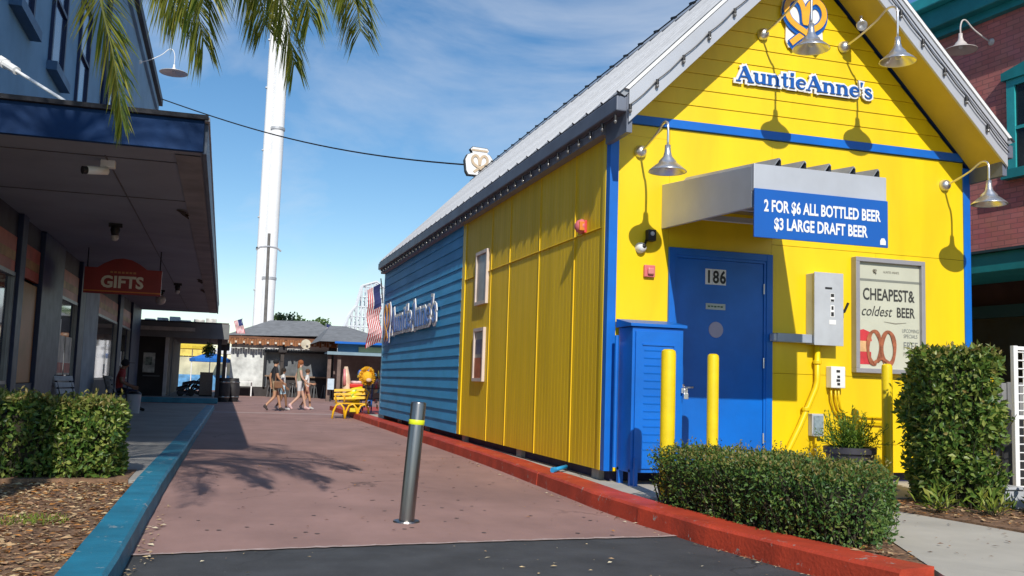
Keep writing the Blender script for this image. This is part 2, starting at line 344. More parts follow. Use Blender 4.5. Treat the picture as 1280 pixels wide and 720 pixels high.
kerb('red_kerb', [(3.61,4.50),(3.55,4.78),(3.44,5.4),(3.34,6.2),(3.27,7.2),(3.27,8.2),(3.32,9.5),(3.40,11.5),(3.45,14),(3.48,20),(3.5,26.5)], 0.30, 0.15, REDK)
kerb('blue_kerb', [(-0.46,2.0),(-0.46,6),(-0.45,9.5),(-0.38,15),(-0.28,23),(-0.18,31)], 0.24, 0.13, BLUK, side=-1)
struct('kiosk_pad', MB().box(3.55,8.9,7.7,26.4,-.05,.142), CONC)
struct('planting_bed', MB().prism([(3.60,6.2),(3.70,5.4),(3.80,4.80),(3.90,4.56),(5.0,6.85),(5.55,7.02),(5.55,7.7),(3.52,7.7)], (0,0,.128), (1,0,0), (0,1,0), (0,0,1), .15), SOIL)
struct('side_path', MB().prism([(3.82,4.25),(3.905,4.50),(5.03,6.84),(5.60,7.02),(5.72,6.2),(5.85,4.9),(6.4,3.2),(6.4,1.5),(3.9,1.5)], (0,0,.118), (1,0,0), (0,1,0), (0,0,1), .15), CONC)
struct('shrub_bed', MB().prism([(5.60,7.02),(5.72,6.2),(5.85,4.9),(6.4,3.2),(16,3.2),(16,9),(8.9,9),(8.9,7.7),(5.6,7.7)], (0,0,.135), (1,0,0), (0,1,0), (0,0,1), .16), SOIL)
struct('alley_floor', MB().box(8.9,14,9,40,-.05,.13), GCONC)
struct('mulch_bed', MB().prism([(-0.69,2),(-0.69,9.35),(-9,9.35),(-9,2)], (0,0,.09), (1,0,0), (0,1,0), (0,0,1), .14), SOIL)
struct('hedge_bed', MB().prism([(-0.76,9.34),(-0.76,10.26),(-9,10.26),(-9,9.34)], (0,0,.128), (1,0,0), (0,1,0), (0,0,1), .14), SOIL)
sw = bpy.data.objects.new('shop_sidewalk', None); COL.objects.link(sw); sw['kind'] = 'structure'; ORIG[sw.name] = Vector((0,0,0))
for i in range(10):
    y0 = 9.36+i*2.3; y1 = min(y0+2.29, 32); xr0 = -0.69+(y0-9.4)*.0125; xr1 = -0.69+(y1-9.4)*.0125
    obj('paving_slab', MB().prism([(xr0,y0),(xr1,y1),(-3.05,y1),(-3.05,y0)], (0,0,.122), (1,0,0), (0,1,0), (0,0,1), .16), GCONC, sw)
    
# ================================================================== KIOSK
X0, X1, Y0, Y1, ZB = 3.746, 8.30, 9.063, 23.55, 0.25
XC = (X0+X1)/2; ZE = 3.74
YB = 15.40                       # where yellow panels turn to blue siding
K = thing('pretzel_kiosk', 'bright yellow and blue gabled kiosk with grey metal roof behind the red kerb', 'kiosk', (XC, (Y0+Y1)/2, 0.14))
core = MB()
core.box(X0+.03, X1-.03, Y0+.03, YB+3, ZB, ZE); core.box(X0+.03, X1-.03, YB+3, Y1-.03, ZB, ZE)
core.prism([(X0+.05,ZE-.01),(X1-.05,ZE-.01),(XC,ZE+(XC-X0)-.06)], (0,Y0+.03,0), (1,0,0), (0,0,1), (0,-1,0), Y1-Y0-.06)
obj('wall_core', core, YEL, K)
obj('skirting', MB().box(X0+.10,X1-.1,Y0+.12,Y1-.1,.10,ZB+.02), pm('navy_skirting', (0.02,0.022,0.07), 0.7, var=0.2), K)
# front wall: two tiers of smooth boards with a fine joint, split round the door
DX0, DX1, DZ = 4.42, 5.66, 2.585
for (a, b, z0, z1) in ((X0+.08,DX0,ZB,1.2),(X0+.08,DX0,1.205,ZE),(DX1,X1-.08,ZB,1.30),(DX1,7.0,1.305,2.70),(7.003,X1-.08,1.305,2.70),(DX1,X1-.08,2.705,ZE+.12),(DX0+.002,DX1-.002,DZ,ZE+.12)):
    obj('wall_board', MB().box(a,b,Y0,Y0+.028,z0,z1), YEL, K)
obj('wall_board', MB().box(X0+.08,DX0,Y0,Y0+.028,ZE+.002,ZE+.12), YEL, K)
# gable planks
z = 3.965
while z < 5.95:
    zt = min(z+.178, 5.98); s = 1.0
    def half(zz): return (XC-X0)-(zz-3.76)-.02
    h0, h1 = half(z), max(half(zt), .01)
    if h0 > .06:
        mb = MB(); vs = [(XC-h0,Y0-.016,z),(XC+h0,Y0-.016,z),(XC+h1,Y0-.006,zt),(XC-h1,Y0-.006,zt),(XC-h0,Y0+.02,z),(XC+h0,Y0+.02,z),(XC+h1,Y0+.02,zt),(XC-h1,Y0+.02,zt)]
        mb.add(vs, [(0,1,2,3),(0,4,5,1),(4,7,6,5),(0,3,7,4),(1,5,6,2),(3,2,6,7)])
        obj('gable_plank', mb, YEL, K)
    z += .181
obj('trim_band', MB().box(X0+.1,X1-.1,Y0-.032,Y0+.01,3.868,3.962), BLU, K, bevel=.004)
for sx in (-1, 1):
    xa = XC+sx*(XC-X0-.02)
    mb = MB(); mb.prism([(xa, 3.80), (XC, 3.80+(XC-X0-.02)), (XC, 3.92+(XC-X0-.02)), (xa, 3.92)], (0,Y0-.03,0), (1,0,0), (0,0,1), (0,-1,0), .04)
    obj('rake_trim', mb, pm('navy_trim', (0.006,0.03,0.13), 0.45, var=0.1), K)
# corner boards
cb = MB(); cb.box(X0-.012,X0+.085,Y0-.014,Y0+.09,ZB,3.86); obj('corner_board', cb, BLU, K, bevel=.004)
cb = MB(); cb.box(X1-.085,X1+.012,Y0-.014,Y0+.09,ZB,3.80); obj('corner_board', cb, BLU, K, bevel=.004)
obj('corner_board', MB().box(X0-.016,X0+.02,Y0+.095,Y0+.17,ZB,ZE), YEL, K, bevel=.003)
obj('corner_board', MB().box(X0-.016,X0+.02,YB-.20,YB,ZB,ZE), YEL, K, bevel=.003)
obj('corner_board', MB().box(X0-.016,X0+.05,Y1-.16,Y1+.012,ZB,ZE), pm('pale_blue_trim', (0.20,0.50,0.72), 0.5, var=0.08), K, bevel=.003)
# grooved yellow panels on the long side
SEAM = 2.775
ys = [Y0+.17, 10.08, 11.35, 12.66, 13.62, YB-.20]
def grooved(ya, yb, z0, z1):
    mb = MB(); pr = []; y = ya+.004; pr.append((y, 0.0)); n = 0
    while y < yb-.12:
        gy = y+.098; pr += [(gy, 0.0), (gy+.002, .003), (gy+.007, .003), (gy+.013, 0.0)]; y = gy+.013
    pr.append((yb-.004, 0.0)); k = len(pr)
    vs = [(X0+d, yy, z0) for yy, d in pr]+[(X0+d, yy, z1) for yy, d in pr]
    mb.add(vs, [(i+1, i, k+i, k+i+1) for i in range(k-1)])
    mb.box(X0+.005, X0+.03, ya+.004, yb-.004, z0, z1)
    return mb
for i in range(len(ys)-1):
    obj('grooved_panel', grooved(ys[i], ys[i+1], ZB, SEAM-.006), YELS, K)
    obj('grooved_panel', grooved(ys[i], ys[i+1], SEAM+.006, ZE), YELS, K)
    if i: obj('batten', MB().box(X0-.010,X0+.012,ys[i]-.010,ys[i]+.010,ZB,ZE-.002), YELS, K)
obj('drip_flashing', MB().prism([(0,0),(-.014,-.008),(-.014,-.016),(0.004,-.010)], (X0,Y0+.17,SEAM+.008), (1,0,0), (0,0,1), (0,-1,0), (YB-.2-Y0-.17)), YELS, K)
# blue lap siding
n = 19; hh = (ZE-ZB)/n
for i in range(n):
    z0 = ZB+i*hh; mb = MB()
    vs = [(X0-.022,YB+.003,z0),(X0-.022,Y1-.16,z0),(X0-.004,Y1-.16,z0+hh+.006),(X0-.004,YB+.003,z0+hh+.006),(X0+.02,YB+.003,z0),(X0+.02,Y1-.16,z0),(X0+.02,Y1-.16,z0+hh+.006),(X0+.02,YB+.003,z0+hh+.006)]
    mb.add(vs, [(1,0,3,2),(0,1,5,4),(4,5,6,7),(0,4,7,3),(1,2,6,5),(3,7,6,2)]); obj('siding_plank', mb, SID, K)
# roof
YR0, YR1 = 8.50, Y1+.22
ROV = 0.16
roof = MB(); zr = 4.04-.03
for sx in (-1, 1):
    xe = XC+sx*(XC-3.60); mb = MB()
    mb.prism([(xe, zr), (XC, zr+(XC-3.60)), (XC, zr+(XC-3.60)-.09), (xe+(-sx)*.06, zr-.03)], (0,YR0+.03,0), (1,0,0), (0,0,1), (0,-1,0), YR1-YR0-.06)
    ro = obj('roof', mb, ROOFM, K)
    first = None; npan = 36; pw = (YR1-YR0)/npan; sl = Vector((-sx, 0, 1)).normalized(); nn = Vector((sx, 0, 1)).normalized(); Lr = (XC-3.60)*math.sqrt(2)
    for i in range(npan):
        if first is None:
            base = Vector((xe, YR0, zr+.004))-ORIG[K.name]; mb = MB()
            pr = [(0,.0),(.03,.0),(.045,.026),(.07,.026),(.085,.0),(pw*.36,0),(pw*.40,.007),(pw*.46,0),(pw*.66,0),(pw*.70,.007),(pw*.76,0),(pw-.001,0)]
            k = len(pr); a = [Vector((0,y,0))+nn*d for y, d in pr]; b = [p+sl*Lr for p in a]; c = [p-nn*.012 for p in a]
            mb.add(a+b+c, [(i2, i2+1, k+i2+1, k+i2) if sx < 0 else (i2+1, i2, k+i2, k+i2+1) for i2 in range(k-1)]+[(i2+1, i2, 2*k+i2, 2*k+i2+1) if sx < 0 else (i2, i2+1, 2*k+i2+1, 2*k+i2) for i2 in range(k-1)])
            first = obj('roof_panel', mb, ROOFM, ro, local=True); first.location = base
        else:
            share('roof_panel', first, ro, base+Vector((0, pw*i, 0)))
zt = zr+(XC-3.60)
mb = MB(); mb.prism([(-.16,-.13),(0,.035),(.16,-.13),(.15,-.14),(0,.02),(-.15,-.14)], (XC,YR0-.01,zt+.02), (1,0,0), (0,0,1), (0,-1,0), YR1-YR0+.02); obj('ridge_cap', mb, GREYM, K)
# rake fascia boards and yellow soffit
YF = 8.53
for sx in (-1, 1):
    xa = XC+sx*(XC-3.70); L = XC-3.70
    mb = MB(); mb.prism([(xa,3.715),(XC,3.715+L),(XC,4.045+L),(xa,4.045)], (0,YF-.02,0), (1,0,0), (0,0,1), (0,-1,0), .03)
    obj('rake_fascia', mb, GREYM, K, bevel=.003)
    mb = MB(); mb.prism([(xa+sx*.01,4.045),(XC,4.055+L),(XC,4.10+L),(xa+sx*.05,4.052)], (0,YF-.034,0), (1,0,0), (0,0,1), (0,-1,0), .05)
    obj('rake_flashing', mb, WHITE, K)
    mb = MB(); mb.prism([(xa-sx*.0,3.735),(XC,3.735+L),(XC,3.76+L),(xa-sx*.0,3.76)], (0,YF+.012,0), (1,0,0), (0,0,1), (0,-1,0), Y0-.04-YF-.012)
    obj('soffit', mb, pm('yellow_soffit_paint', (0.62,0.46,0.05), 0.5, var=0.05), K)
    # end return of the eave
    mb = MB(); xs = sorted((xa, xa-sx*.06)); mb.box(xs[0]+sx*.012, xs[1]+sx*.012, YF+.012, Y0+.02, 3.62, 4.03); obj('eave_return', mb, GUT, K)
# gutters
for sx in (-1, 1):
    xe = XC+sx*(XC-3.60)
    xa, xb = sorted((xe+sx*.02, xe-sx*.115)); mb = MB(); mb.box(xa, xb, YF+.02, Y1+.2, 3.83, 3.985); obj('gutter', mb, GUT, K, bevel=.012)
    xa, xb = sorted((xe-sx*.04, xe-sx*.16)); mb = MB(); mb.box(xa, xb, YF+.55, Y1+.1, 3.72, 3.835); obj('eave_board', mb, pm('grey_eave_board', (0.22,0.23,0.27), 0.6, var=0.08), K)
obj('back_gable', MB().prism([(X0,ZE),(X1,ZE),(XC,ZE+XC-X0)], (0,Y1,0), (1,0,0), (0,0,1), (0,1,0), .04), SID, K)
# door with frame
dfr = MB(); w = .075
dfr.box(DX0,DX0+w,Y0-.03,Y0+.10,ZB-.02,DZ); dfr.box(DX1-w,DX1,Y0-.03,Y0+.10,ZB-.02,DZ); dfr.box(DX0+w,DX1-w,Y0-.03,Y0+.10,DZ-w,DZ)
dr = obj('door', MB().box(DX0+w+.03,DX1-w-.03,Y0-.006,Y0+.04,ZB-.01,DZ-w-.03), BLU, K, bevel=.003)
obj('door_frame', dfr, BLU, dr, bevel=.004)
st = MB(); st.box(DX0+w,DX0+w+.028,Y0-.018,Y0+.06,ZB,DZ-w); st.box(DX1-w-.028,DX1-w,Y0-.018,Y0+.06,ZB,DZ-w); st.box(DX0+w+.028,DX1-w-.028,Y0-.018,Y0+.06,DZ-w-.028,DZ-w)
obj('door_stop', st, BLU, dr)
for zz in (.55, 1.35, 2.15): obj('hinge', MB().tube([(DX1-w-.03,Y0-.022,zz),(DX1-w-.03,Y0-.022,zz+.11)],.009,8), ALU, dr)
hd = MB(); hd.tube([(4.60,Y0-.005,1.12),(4.60,Y0-.06,1.12)],.012,8); hd.tube([(4.60,Y0-.06,1.12),(4.70,Y0-.06,1.12)],.011,8); hd.lathe([(0,.012),(.032,.012),(.034,0)],(4.60,Y0-.006,1.12),(0,-1,0),14)
obj('door_handle', hd, ALU, dr, smooth=True)
# number plates and notices on the door
for i, dg in enumerate('186'):
    pz_ = obj('number_plate', MB().box(4.853+i*.083,4.853+i*.083+.079,Y0-.012,Y0-.005,2.218,2.385), WHITE, K)
    obj('numeral', text_mb(dg, (4.853+i*.083+.040,Y0-.013,2.238), FRONT, .130, .80, .03, .002), INK, K)
obj('notice_strip', MB().box(4.862,5.094,Y0-.011,Y0-.005,1.952,2.016), pm('dull_notice', (0.42,0.46,0.44),0.6,var=.1), K)
ns_ = MB()
for i in range(5): ns_.box(4.885+i*.038,4.885+i*.038+.026,Y0-.0135,Y0-.011,1.975+(i%2)*.004,1.992)
obj('notice_print', ns_, pm('green_ink', (0.05,0.12,0.07),0.6,var=.1), K)
obj('round_notice', MB().lathe([(0,.008),(.084,.008),(.086,0)],(4.985,Y0-.006,1.738),(0,-1,0),28), pm('pale_violet_disc', (0.40,0.36,0.48),0.5,var=.08), K)
# white puddle of paint / patch beside the pad, legs of the building
for yy in (9.3, 12.0, 15.0, 18.0, 21.0): obj('support_block', MB().box(X0+.04,X0+.22,yy,yy+.2,.14,ZB), GCONC, K)

# ---------------------------------------------------------------- signs on the kiosk
def auntie_sign(name, label, o, fr, k, plate_lift, parent_loc):
    T = thing(name, label, 'sign', parent_loc)
    fr = dict(fr); fr['v'] = fr['v']*.87
    bk, wd = serif_text("AuntieAnne's", o, fr, k, .13, .018, plate_lift)
    for i, q in enumerate(bk):
        q.v = [tuple(Vector(v)+fr['n']*(i % 2)*.0008) for v in q.v]; obj('letter_backing', q, WHITE, T)
    lt, wd = serif_text("AuntieAnne's", o, fr, k, .0, .008, plate_lift+.024)
    for q in lt: obj('letter', q, LETB, T)
    return T, wd
# front lettering: 1.68 m wide between x 5.19 and 6.88
ksz = 1.70/8.47
auntie_sign('lettered_sign', "white edged Auntie Anne's lettering on the front gable below the pretzel emblem", (5.185,Y0-.016,4.470), FRONT, ksz, .012, (6.03,Y0,4.45))
ksz2 = 4.75/8.47
sgn, _ = auntie_sign('lettered_sign', "large Auntie Anne's lettering with emblem on the blue side siding", (X0-.024,21.95,2.17), SIDE, ksz2, .03, (X0,20,2.2))
def pretzel(T, o, fr, k, thick=1.0, base=.012):
    bk = MB(); stroke(bk, PRZS, .34, o, fr, k, .12, .016, base)
    # filled white heart behind
    mid = Vector(o)+fr['n']*(base)
    hp = [(-.62,-.95),(-.1,-.82),(.1,-.82),(.62,-.95),(.74,-.7),(.72,-.1),(.92,.3),(.86,.68),(.52,.98),(.2,.95),(0,.86),(-.2,.95),(-.52,.98),(-.86,.68),(-.92,.3),(-.72,-.1),(-.74,-.7)]
    bk2 = MB(); bk2.prism([(a*k, b*k) for a, b in hp], Vector(o)+fr['n']*(base+.018), fr['u'], fr['v'], fr['n'], .018)
    obj('backing', bk2, WHITE, T)
    sh = MB(); stroke(sh, [(a, b-.10) for a, b in PRZS], .25, o, fr, k, .03, .004, base+.020); obj('drop_shade', sh, SIGNB, T)
    ou = MB(); stroke(ou, PRZS, .22, o, fr, k, .03, .004, base+.026); obj('outline', ou, LETB, T)
    fg = MB(); stroke(fg, PRZS, .205, o, fr, k, .0, .006, base+.032); obj('rope', fg, ORANGE, T)
T = thing('pretzel_emblem', 'orange pretzel emblem with white backing at the top of the front gable', 'emblem', (6.03,Y0,4.93))
pretzel(T, (6.035,Y0-.016,5.245), FRONT, .325)
T = thing('pretzel_emblem', 'small pretzel emblem at the far end of the side lettering', 'emblem', (X0,22.5,1.95))
pretzel(T, (X0-.024,22.50,2.43), SIDE, .50, base=.03)
T = thing('rooftop_pretzel_sign', 'pale pretzel cutout standing on the far end of the roof ridge', 'sign', (XC,23.5,6.4))
hp = [(-.30,0),(.24,0),(.36,.12),(.38,.42),(.28,.56),(.20,.60),(.25,.68),(.20,.74),(-.20,.76),(-.26,.70),(-.20,.60),(-.34,.54),(-.40,.40),(-.36,.10)]
obj('sign_box', MB().prism(hp, (XC,23.42,6.40), (1,0,0), (0,0,1), (0,-1,0), .16), [pm('sign_return_dark',(0.05,0.05,0.05),0.6)], T)
obj('sign_face', MB().prism([(a*.95, b*.95+.02) for a, b in hp], (XC,23.40,6.40), (1,0,0), (0,0,1), (0,-1,0), .018), WHITE, T)
mb = MB(); stroke(mb, PRZS, .24, (XC,23.40,6.70), FRONT, .27, 0, .012, .002); obj('rope', mb, pm('bleached_tan',(0.55,0.42,0.28),0.6,var=.1), T)
mb = MB(); stroke(mb, [(-.22,.665),(.2,.65)], .05, (XC,23.40,6.40), FRONT, 1, 0, .01, .002); obj('print_band', mb, MATS['bleached_tan'], T)
obj('mount', MB().box(XC-.05,XC+.05,23.44,23.52,6.2,6.42), BLACK, T)

# ---------------------------------------------------------------- entry canopy
CX0, CX1, CY = 4.335, 5.705, 7.23
E_ = thing('entry_canopy', 'grey metal canopy projecting over the blue door', 'canopy', (5.02,Y0,2.78))
fa = MB(); fa.box(CX0,CX1,CY,CY+.035,2.845,3.085); obj('fascia', fa, GREYM, E_, bevel=.004)
for x in (CX0, CX1-.035):
    mb = MB(); mb.prism([(CY+.036,2.70),(CY+.036,3.07),(Y0-.002,3.245),(Y0-.002,2.775)], (x,0,0), (0,1,0), (0,0,1), (1,0,0), -.035); obj('side_panel', mb, GREYM, E_, bevel=.003)
dk = MB(); n = 5; prf = []; wv = (CX1-CX0-.08)/n
for i in range(n):
    x = CX0+.04+i*wv; prf += [(x,0),(x+wv*.60,0),(x+wv*.92,.115),(x+wv*.99,.10)]
prf.append((CX1-.04,0)); k = len(prf)
vsf = [(x, CY+.04, 3.055+z) for x, z in prf]; vsb = [(x, Y0, 3.235+z) for x, z in prf]
dk.add(vsf+vsb+[(x,y,z-.012) for x,y,z in vsf+vsb], [(i,i+1,k+i+1,k+i) for i in range(k-1)]+[(2*k+i+1,2*k+i,3*k+i,3*k+i+1) for i in range(k-1)]+[(i+1,i,2*k+i,2*k+i+1) for i in range(k-1)])
obj('corrugated_deck', dk, ROOFM, E_)
so_ = MB(); so_.prism([(CY+.04,2.86),(CY+.04,2.875),(Y0,3.02),(Y0,3.005)], (CX0+.036,0,0), (0,1,0), (0,0,1), (1,0,0), -(CX1-CX0-.072)); obj('ceiling_board', so_, pm('canopy_ceiling', (0.30,0.24,0.12),0.7,var=.1), E_)
for yy in (CY+.55, CY+1.15): obj('cross_rail', MB().box(CX0+.036,CX1-.036,yy,yy+.05,2.78,2.83), GREYM, E_)
obj('canopy_spot', MB().lathe([(0,0),(.05,.0),(.06,.05),(.02,.09)],(4.85,8.1,2.84),(0,0,1),12), BLACK, E_)
S = thing('beer_price_sign', 'blue sign with white beer prices hung on the canopy front', 'sign', (5.02,CY,2.43))
obj('panel', MB().box(CX0-.006,CX1-.002,CY-.022,CY-.004,2.432,2.862), SIGNB, S, bevel=.003)
obj('lettering', text_mb('2 FOR $6 ALL BOTTLED BEER', (5.02,CY-.022,2.667), FRONT, .100, .645, .030, .003), WHITE, S)
obj('lettering', text_mb('$3 LARGE DRAFT BEER', (5.00,CY-.022,2.513), FRONT, .100, .66, .030, .003), WHITE, S)
mk = MB(); stroke(mk, [(0,0),(0,.035),(.0,.06)], [.06,.06,.03], (5.645,CY-.022,2.455), FRONT, 1, 0, .003, .001); obj('corner_mark', mk, WHITE, S)

# ---------------------------------------------------------------- gooseneck lamps
def gooseneck(name, label, base, D, drop, dx, rise=.12, size=.185, mat=ALU, grp='gooseneck lamps on the kiosk front', fr=FRONT):
    T = thing(name, label, 'wall lamp', base, grp)
    B = Vector(base); u, n = fr['u'], fr['n']
    mb = MB(); mb.lathe([(0,.075),(.035,.07),(.058,.045),(.068,.01),(.07,0)], B, n, 18); obj('wall_plate', mb, mat, T, smooth=True)
    P = [B+n*.06, B+n*(D*.30)+Vector((0,0,rise*.25))+u*dx*.25, B+n*(D*.62)+Vector((0,0,rise*.75))+u*dx*.6, B+n*(D*.82)+Vector((0,0,rise*1.25))+u*dx*.82, B+n*(D*.94)+Vector((0,0,rise*1.2))+u*dx*.95, B+n*D+Vector((0,0,rise*.75))+u*dx, B+n*D+Vector((0,0,-drop+.23))+u*dx]
    Q = []
    for i in range(len(P)-1):
        p0, p1, p2, p3 = [P[max(0, min(len(P)-1, j))] for j in (i-1, i, i+1, i+2)]
        for q in range(4):
            t = q/4; Q.append(0.5*((2*p1)+(p2-p0)*t+(2*p0-5*p1+4*p2-p3)*t*t+(3*p1-p0-3*p2+p3)*t**3))
    Q.append(P[-1])
    mb = MB(); mb.tube(Q, .0125, 8); obj('arm', mb, mat, T, smooth=True)
    top = P[-1]+Vector((0,0,.01)); r = size
    mb = MB(); mb.lathe([(.0,0),(.028,-.004),(.032,-.07),(.045,-.12),(.085,-.165),(.09,-.185),(.12,-.205),(.155,-.235),(r,-.262),(r+.004,-.272),(r-.004,-.268),(.15,-.243),(.10,-.21),(.05,-.16),(.0,-.15)], top, (0,0,1), 26)
    sh = obj('shade', mb, mat, T, smooth=True)
    obj('bulb', MB().ball(top-Vector((0,0,.205)), .035,.035,.045), WHITE, sh, smooth=True)
    return T
G = gooseneck('gooseneck_lamp', 'silver gooseneck lamp left of the entry canopy near the corner', (4.073,Y0-.004,3.574), .72, .335, -.03)
gooseneck('gooseneck_lamp', 'left of two silver gooseneck lamps on the front gable, overlapping the pretzel emblem', (5.518,Y0-.02,5.05), .86, .42, .04, rise=.16)
gooseneck('gooseneck_lamp', 'right of two silver gooseneck lamps on the front gable beside the soffit', (6.567,Y0-.02,5.045), .84, .40, .06, rise=.16)
gooseneck('gooseneck_lamp', 'silver gooseneck lamp at the far right corner of the yellow front', (7.952,Y0-.004,3.570), .68, .31, .0)
# soffit flood light near the ridge
T = thing('soffit_spotlight', 'small spotlight under the front gable soffit near the top', 'spotlight', (6.62,8.8,5.25))
obj('mount', MB().tube([(6.62,8.8,5.33),(6.62,8.78,5.22)],.02,8), ALU, T); obj('head', MB().lathe([(.03,0),(.05,.05),(.06,.12),(.05,.12),(.0,.1)],(6.60,8.80,5.24),(-.3,-.8,-.5),14), ALU, T, smooth=True)

# ---------------------------------------------------------------- string lights
def string_light(label, path, nb, off, drop, wire_r=.007, bulbs=True):
    T = thing('string_light', label, 'string lights', path[0], 'bulb strings on the kiosk roof edge')
    P = [Vector(p) for p in path]; A, B = P[0], P[-1]; pts = []
    for i in range(nb*4+1):
        t = i/(nb*4); sag = -.018*math.sin(math.pi*((t*nb) % 1)); pts.append(A.lerp(B, t)+Vector((0,0,sag)))
    obj('wire', MB().tube(pts, wire_r, 5), BLACK, T)
    f = None; g = None
    for i in range(nb):
        p = A.lerp(B, (i+.0)/nb)-A+Vector((0,0,-.01))
        if f is None:
            f = obj('socket', MB().tube([(0,0,.012),(0,0,-.036)],.017,8), BLACK, T, local=True); f.location = p
            g = obj('bulb', MB().lathe([(.001,-.030),(.011,-.036),(.018,-.05),(.018,-.06),(.010,-.075),(.001,-.08)],(0,0,0),(0,0,1),10), pm('clear_bulb',(0.16,0.155,0.15),0.12,var=.05,spec=.8), T, local=True, smooth=True); g.location = p
        else: share('socket', f, T, p); share('bulb', g, T, p)
string_light('bulb string under the long eave gutter on the left side', [(3.60,8.62,3.80),(3.60,Y1+.1,3.80)], 44, 0, 0)
string_light('bulb string along the left sloping edge of the front gable', [(3.70,YF-.045,3.885),(XC-.02,YF-.045,3.885+XC-3.72)], 8, 0, 0, .006)
string_light('bulb string along the right sloping edge of the front gable', [(XC+.02,YF-.045,3.885+XC-3.72),(8.34,YF-.045,3.875)], 8, 0, 0)
T = thing('string_light', 'second black wire along the right sloping edge of the front gable', 'string lights', (XC,YF,6.2)); obj('wire', MB().tube([(XC+.02,YF-.04,3.97+XC-3.72),(7.2,YF-.045,5.08),(8.34,YF-.04,3.95)],.007,5), BLACK, T)
T = thing('string_light', 'black wire along the roof ridge of the kiosk', 'string lights', (XC,9,6.5)); obj('wire', MB().tube([(XC-.02,8.5,zt+.06),(XC-.02,Y1,zt+.06)],.012,5), BLACK, T)
for i in range(26): obj('socket', MB().tube([(XC-.02,8.7+i*.58,zt+.05),(XC-.02,8.85+i*.58,zt+.085)],.02,6), BLACK, T)

# ---------------------------------------------------------------- small fittings on the kiosk
T = thing('dome_camera', 'white dome security camera by the canopy left side', 'camera', (4.094,Y0,2.552))
obj('housing', MB().lathe([(.0,.085),(.03,.08),(.05,.055),(.055,.02),(.058,0)],(4.094,Y0-.002,2.552),(0,-1,0),16), WHITE, T, smooth=True)
obj('lens', MB().ball((4.104,Y0-.075,2.562),.026,.02,.026), BLACK, T, smooth=True)
T = thing('box_camera', 'small black box camera above the white dome camera', 'camera', (4.201,Y0,2.687))
obj('body', MB().box(4.150,4.240,Y0-.085,Y0-.002,2.625,2.745), BLACK, T, bevel=.008); obj('lens', MB().lathe([(0,.015),(.02,.012),(.024,0)],(4.195,Y0-.085,2.70),(0,-1,0),12), GREYBOX, T); obj('arm', MB().tube([(4.16,Y0-.01,2.64),(4.13,Y0-.05,2.60)],.014,6), BLACK, T)
T = thing('fire_alarm_strobe', 'faded red square fire alarm left of the blue door', 'alarm', (4.199,Y0,2.315))
obj('back_box', MB().box(4.135,4.255,Y0-.04,Y0-.001,2.25,2.375), ALPINK, T, bevel=.006); obj('strobe', MB().box(4.165,4.235,Y0-.07,Y0-.04,2.275,2.345), pm('strobe_pink',(0.70,0.24,0.24),0.3,var=.08), T, bevel=.012)
T = thing('alarm_bell', 'round red alarm bell on the yellow side wall', 'alarm bell', (X0,9.778,2.851))
obj('back_plate', MB().box(X0-.03,X0-.001,9.71,9.85,2.78,2.92), ALRED, T, bevel=.005)
obj('gong', MB().lathe([(0,.115),(.03,.112),(.065,.09),(.083,.05),(.085,.03),(.07,.03)],(X0,9.78,2.855),(-1,0,0),20), ALPINK, T, smooth=True)
obj('motor_cover', MB().box(X0-.09,X0-.03,9.70,9.735,2.80,2.90), pm('bell_orange',(0.7,0.22,0.02),0.5,var=.1), T, bevel=.006)
# framed notices on the long side
for nm, lab, y0, y1, z0, z1 in (('framed_notice','upper framed grey notice on the yellow side wall',13.75,14.42,2.29,3.12),('framed_notice','lower framed notice with orange foot on the yellow side wall',13.80,14.40,1.115,1.93)):
    T = thing(nm, lab, 'notice', (X0,(y0+y1)/2,z0), 'framed notices on the side wall'); q = .05
    fm = MB(); fm.box(X0-.045,X0-.002,y0,y1,z0,z0+q); fm.box(X0-.045,X0-.002,y0,y1,z1-q,z1); fm.box(X0-.045,X0-.002,y0,y0+q,z0+q,z1-q); fm.box(X0-.045,X0-.002,y1-q,y1,z0+q,z1-q)
    obj('frame', fm, pm('pale_frame',(0.62,0.52,0.45),0.5,var=.1), T)
    obj('sheet', MB().box(X0-.02,X0-.003,y0+q,y1-q,z0+q,z1-q), pm('grey_notice_sheet',(0.30,0.29,0.28),0.35,var=.25,vscale=2.5), T)
    if z0 < 2:
        obj('printed_block', MB().box(X0-.023,X0-.021,y0+q,y1-q,z0+q,z0+.36), pm('rust_print',(0.45,0.12,0.05),0.5,var=.25,vscale=6), T)
        obj('printed_block', MB().box(X0-.023,X0-.021,y0+.1,y1-.1,z0+.42,z0+.64), pm('slate_print',(0.12,0.12,0.2),0.5,var=.3,vscale=6), T)
# blue utility cabinet
T = thing('utility_cabinet', 'tall blue louvred cabinet standing against the front left of the door', 'cabinet', (4.13,8.9,.14))
cx0, cx1, cy0 = 3.86, 4.415, 8.68
obj('body', MB().box(cx0,cx1,cy0,Y0-.033,.27,1.70), BLU, T, bevel=.004)
obj('lid', MB().prism([(cy0-.03,1.705),(cy0-.03,1.735),(Y0-.033,1.795),(Y0-.033,1.705)], (cx0-.03,0,0), (0,1,0), (0,0,1), (1,0,0), -(cx1-cx0+.06)), BLU, T, bevel=.003)
cd_ = obj('cabinet_door', MB().box(cx0+.03,cx1-.03,cy0-.02,cy0-.002,.31,1.66), BLU, T, bevel=.004)
fm = MB(); fm.box(cx0+.10,cx1-.10,cy0-.032,cy0-.021,1.52,1.535); fm.box(cx1-.115,cx1-.10,cy0-.032,cy0-.021,1.36,1.519)
obj('door_rib', fm, BLU, cd_)
